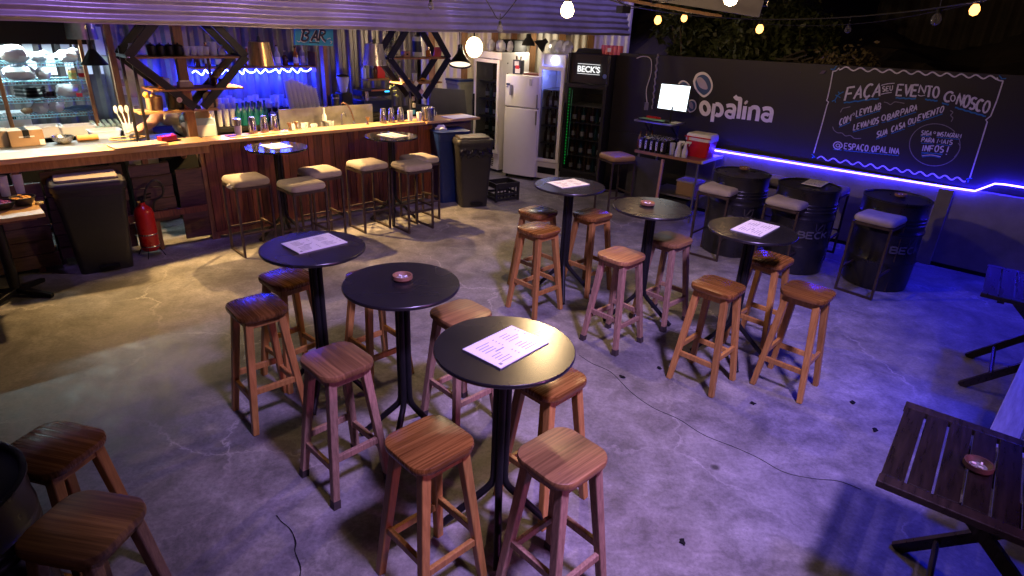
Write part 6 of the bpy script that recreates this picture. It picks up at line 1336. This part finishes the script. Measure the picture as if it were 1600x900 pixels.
# screen shelf
sq = [pz(990.8, 186, 1.18), pz(1050, 195, 1.18), pz(1077.7, 182.5, 1.18)]
shv = thing('screen_shelf', 'small metal wall shelf holding the cash screen and keyboard', 'shelf', sq[0], math.atan2((sq[1] - sq[0]).y, (sq[1] - sq[0]).x))
sw_, sd_ = (sq[1] - sq[0]).length, .34
mb = MB(); mb.box((sw_ / 2, sd_ / 2, -.012), (sw_, sd_, .02)); mb.build('board', STEELD, shv, bevel=.003)
for x in (.08, sw_ - .08): mb = MB(); mb.bar((x, sd_ - .02, -.03), (x, .08, -.03), .02, .02); mb.bar((x, sd_ - .01, -.2), (x, .12, -.03), .015, .015); mb.bar((x, sd_ - .01, -.25), (x, sd_ - .01, 0), .02); mb.build('bracket', BLACKM, shv)
mtx = Matrix.Translation(shv.location) @ Matrix.Rotation(shv.rotation_euler.z, 4, 'Z')
kb = thing('keyboard', 'green-lit keyboard on the screen shelf', 'keyboard', mtx @ Vector((.23, .08, .0)), shv.rotation_euler.z); mb = MB(); mb.box((0, 0, .009), (.36, .13, .016)); mb.build('base', BLACKM, kb, bevel=.003)
mb = MB()
for i in range(14):
    for j in range(5): mb.box((-.165 + .0253 * i, -.048 + .024 * j, .019), (.021, .019, .005))
mb.build('keys', M('green_keys', (.30, .62, .36), (.24, .52, .30), 40, .5), kb)
mb = MB(); mb.box((0, 0, .02), (.2, .035, .04)); o = mb.build('red_case', REDP, loc=mtx @ Vector((.17, .20, 0)), rz=shv.rotation_euler.z, bevel=.008); tag(o, 'small red case behind the keyboard', 'case')
mb = MB(); mb.slab([[Vector((x * k, y * k, z)) for x, y in rrect(.06, .09, .028, 4)] for k, z in ((1, 0), (1, .015), (.7, .03))]); o = mb.build('mouse', BLACKM, loc=mtx @ Vector((sw_ - .12, .08, 0)), smooth=True); tag(o, 'black mouse on the screen shelf', 'mouse')
mb = MB(); mb.box((0, 0, .006), (.09, .12, .012)); o = mb.build('card_reader', PAPER, loc=mtx @ Vector((sw_ - .04, .18, 0)), rz=shv.rotation_euler.z, bevel=.003); tag(o, 'white paper pad at the right end of the screen shelf', 'pad')
# the screen faces the passage, tilted
md = (shv.location - CAM).length
def ats(x, y): 
    c0 = mtx @ Vector((sw_ * .72, .16, 0)); n_ = Vector((-.28, -.95, .10)).normalized(); return pplane(x, y, c0, n_)
sc4 = [ats(1034, 131), ats(1079, 135), ats(1071.5, 174.5), ats(1027.5, 168.5)]
mo = thing('cash_screen', 'bright white computer screen on its wall shelf', 'screen', (0, 0, 0)); c0 = sum(sc4, Vector()) / 4; nn_ = (sc4[1] - sc4[0]).cross(sc4[3] - sc4[0]).normalized(); nn_ = nn_ if nn_.dot(CAM - c0) > 0 else -nn_
ex = [c0 + (p - c0) * 1.09 for p in sc4]
mb = MB(); mb.add([p + nn_ * .0 for p in ex] + [p - nn_ * .035 for p in ex], [(0, 1, 2, 3), (4, 5, 6, 7), (0, 1, 5, 4), (1, 2, 6, 5), (2, 3, 7, 6), (3, 0, 4, 7)]); mb.build('housing', BLACKM, mo, bevel=.003)
mb = MB(); mb.add([p + nn_ * .003 for p in sc4], [(0, 1, 2, 3)]); mb.build('display', SCREEN, mo)
mb = MB(); bm0 = (ex[2] + ex[3]) / 2 - nn_ * .02; mb.bar(bm0 + Vector((0, 0, .05)), Vector((bm0.x, bm0.y, shv.location.z + .01)), .05, .02); mb.box((bm0.x, bm0.y, shv.location.z + .006), (.18, .12, .011)); mb.build('stand', BLACKM, mo)
# cable and foil strip hanging on the wall by the screen
mb = MB(); mb.tube(smooth([at_dist(995, 91, 9.15), at_dist(1006, 88, 9.1), at_dist(1017, 93, 9.05), at_dist(1017, 115, 9.05), at_dist(1010, 140, 9.05), at_dist(1011, 160, 9.0)], 5), .006, 6); mb.build('cable', WIREW); tag(bpy.data.objects['cable'], 'white cable dangling from the black wall beside the fridge', 'cable')
mb = MB(); mb.tube([at_dist(1028, 84, 8.95) + Vector((.008 * math.sin(k * 2.1), 0, 0)) + (at_dist(1019, 170, 8.85) - at_dist(1028, 84, 8.95)) * (k / 24) for k in range(25)], .014, 6, .008); o = mb.build('foil_strip', SILVER); tag(o, 'crinkled silver foil strip hanging by the screen', 'foil strip')
mb = MB(); q = at_dist(1010, 166, 9.0); mb.box(tuple(q), (.05, .03, .10)); o = mb.build('socket', M('grey_socket', (.2, .19, .22), None, 5, .5)); tag(o, 'grey socket box on the wall left of the screen', 'socket')

# ---------------- string lights and bulbs
def string(name, lab, pts, r=.006): mb = MB(); mb.tube(smooth(pts, 6), r, 6); o = mb.build(name, WIRE); return tag(o, lab, 'cable')
sdist = 7.4
def sl(x, y, d=sdist): return at_dist(x, y, d)
string('light_string', 'black cable of the string lights crossing towards the right', [sl(930, -8, 5.6), sl(985, 9, 5.8), sl(1050, 20, 6.2), sl(1120, 27, 6.4), sl(1200, 30, 6.6), sl(1300, 28, 6.5), sl(1400, 20, 6.3), sl(1480, 10, 6.0), sl(1560, -4, 5.6)])
string('light_string', 'second thin cable sagging just below the first string', [sl(1180, 36, 7.4), sl(1260, 40, 7.4), sl(1350, 36, 7.3), sl(1440, 22, 7.1), sl(1540, 2, 6.8)], .004)
string('light_string', 'thin cable looping from the canopy end to the beam', [sl(985, 14, 7.9), sl(1010, 8, 7.4), sl(1040, 2, 7.0), sl(1050, -6, 6.6)], .005)
string('light_string', 'bare cable hanging in front of the canopy', [sl(755, -8, 5.4), sl(768, 14, 5.5), sl(780, 30, 5.6), sl(798, 12, 5.5), sl(812, -8, 5.4)], .004)
def bulb(x, y, d, lit, lab, r=.03, power=2.5):
    q = at_dist(x, y, d); t = thing('light_bulb', lab, 'bulb', q, 0, 'bulbs of the string lights'); mb = MB(); mb.lathe([(.001, -r * 1.25), (r * .7, -r * .95), (r, -r * .2), (r * .85, r * .5), (r * .45, r * 1.1)], n=16); mb.build('bulb', WARM if lit else BULBG, t, smooth=True)
    mb = MB(); mb.lathe([(r * .5, r * 1.05), (r * .52, r * 2.0), (r * .3, r * 2.3)], n=12); mb.build('socket', BLACKM, t, smooth=True)
    if not lit: mb = MB(); mb.tube([(0, 0, r), (r * .3, 0, 0), (-r * .3, 0, 0), (0, 0, r)], .002, 4); mb.build('filament', STEEL, t)
    mb = MB(); mb.tube([(0, 0, r * 2.2), (0, 0, r * 2.2 + .06)], .004, 5); mb.build('wire', WIRE, t)
    if lit: lamp('POINT', 'bulb_light', q + Vector((0, 0, -r * 2.2)), power, (1, .62, .28), .03)
    return t
bulb(1028, 31, 7.9, True, 'lit bulb glowing before the bush, left of the pair', .042, 3); bulb(1069, 28, 7.7, True, 'lit bulb glowing before the bush, right of the pair', .035, 2.5); bulb(1187, 45, 7.6, True, 'lit bulb hanging below the beam end', .04, 2)
bulb(1325, 46, 7.4, False, 'unlit clear bulb below the thin cable before the shed'); bulb(1463, 30, 6.6, False, 'unlit clear globe bulb right of the middle before the shed', .04); bulb(1523, 15, 6.0, True, 'lit amber bulb at the top right', .035, 1.2)
bulb(673, 9, 5.4, False, 'unlit bulb hanging before the canopy near its middle', .024); bulb(781, 44, 5.6, False, 'unlit bulb hanging before the canopy lower edge', .024)
# two strong bare lamps
KEY = Vector((.315, 4.98, 2.37))
def big(q, lab, power, col=(1, .66, .32), r=.05):
    t = thing('bare_lamp', lab, 'lamp', q, 0, None); mb = MB(); mb.lathe([(.001, -r), (r * .75, -r * .7), (r, 0), (r * .75, r * .75), (r * .4, r * 1.3)], n=18); mb.build('bulb', WARMBIG, t, smooth=True); mb = MB(); mb.lathe([(r * .45, r * 1.25), (r * .5, r * 2.1)], n=12); mb.tube([(0, 0, r * 2), (0, 0, r * 2 + .5)], .005, 6); mb.build('socket', BLACKM, t)
    lamp('POINT', 'bare_lamp_light', q + Vector((0, 0, -r * 1.7)), power, col, .045)
big(KEY, 'strong warm bare lamp hanging before the canopy', 85)
big(at_dist(1142, -2, 5.1), 'strong warm bare lamp hanging from the pale beam', 14)
# black projector box on the canopy end
q = at_dist(974, 15, 7.2); t = thing('camera_box', 'small black box camera fixed at the end of the canopy', 'camera', q, R(20)); mb = MB(); mb.box((0, 0, 0), (.10, .14, .07)); mb.build('body', BLACKM, t, bevel=.006); mb = MB(); mb.bar((.02, 0, .03), (.02, .25, .10), .02); mb.build('bracket', STEEL, t)

# ---------------- small things on the floor
def floor_line(pxs, z): return [pz(x, y, 0) + Vector((0, 0, z)) for x, y in pxs]
mb = MB(); mb.tube(smooth(floor_line([(905, 555), (925, 568), (955, 582), (985, 612), (1020, 637), (1060, 655), (1100, 680), (1150, 700), (1185, 716), (1225, 738), (1270, 748), (1310, 752), (1345, 765)], .0015), 6), .0019, 6); o = mb.build('floor_cable', WIRE); tag(o, 'thin dark cable snaking across the concrete floor', 'cable')
mb = MB(); rnd = random.Random(2)
cp = [Vector(p_) for p_ in smooth(floor_line([(432, 806), (440, 816), (452, 826), (459, 838), (462, 850), (461, 862), (466, 876), (470, 890), (468, 905)], .004), 4)]; vs = []
for i, p in enumerate(cp): wdt = .002 + .0025 * rnd.random(); vs += [p + Vector((wdt, 0, 0)), p - Vector((wdt, 0, 0))]
mb.add(vs, [(2 * i, 2 * i + 1, 2 * i + 3, 2 * i + 2) for i in range(len(cp) - 1)]); tag(mb.build('floor_crack', DARK), kind='structure')
lv = [(972, 589), (1176, 630), (1332, 629), (1066, 846), (1030, 575), (1368, 672)]
for k, (x, y) in enumerate(lv):
    mb = MB(); rnd = random.Random(k); n = 9; pts = [(.022 * (1 + rnd.uniform(-.45, .3)) * math.cos(2 * math.pi * i / n), .015 * (1 + rnd.uniform(-.45, .4)) * math.sin(2 * math.pi * i / n)) for i in range(n)]
    mb.prism(pts, 0, .004); o = mb.build('dry_leaf', DARK, loc=pz(x, y, .0045), rz=rnd.uniform(0, 3)); tag(o, 'small dark dry leaf lying on the concrete floor', 'leaf', 'dry leaves on the floor')
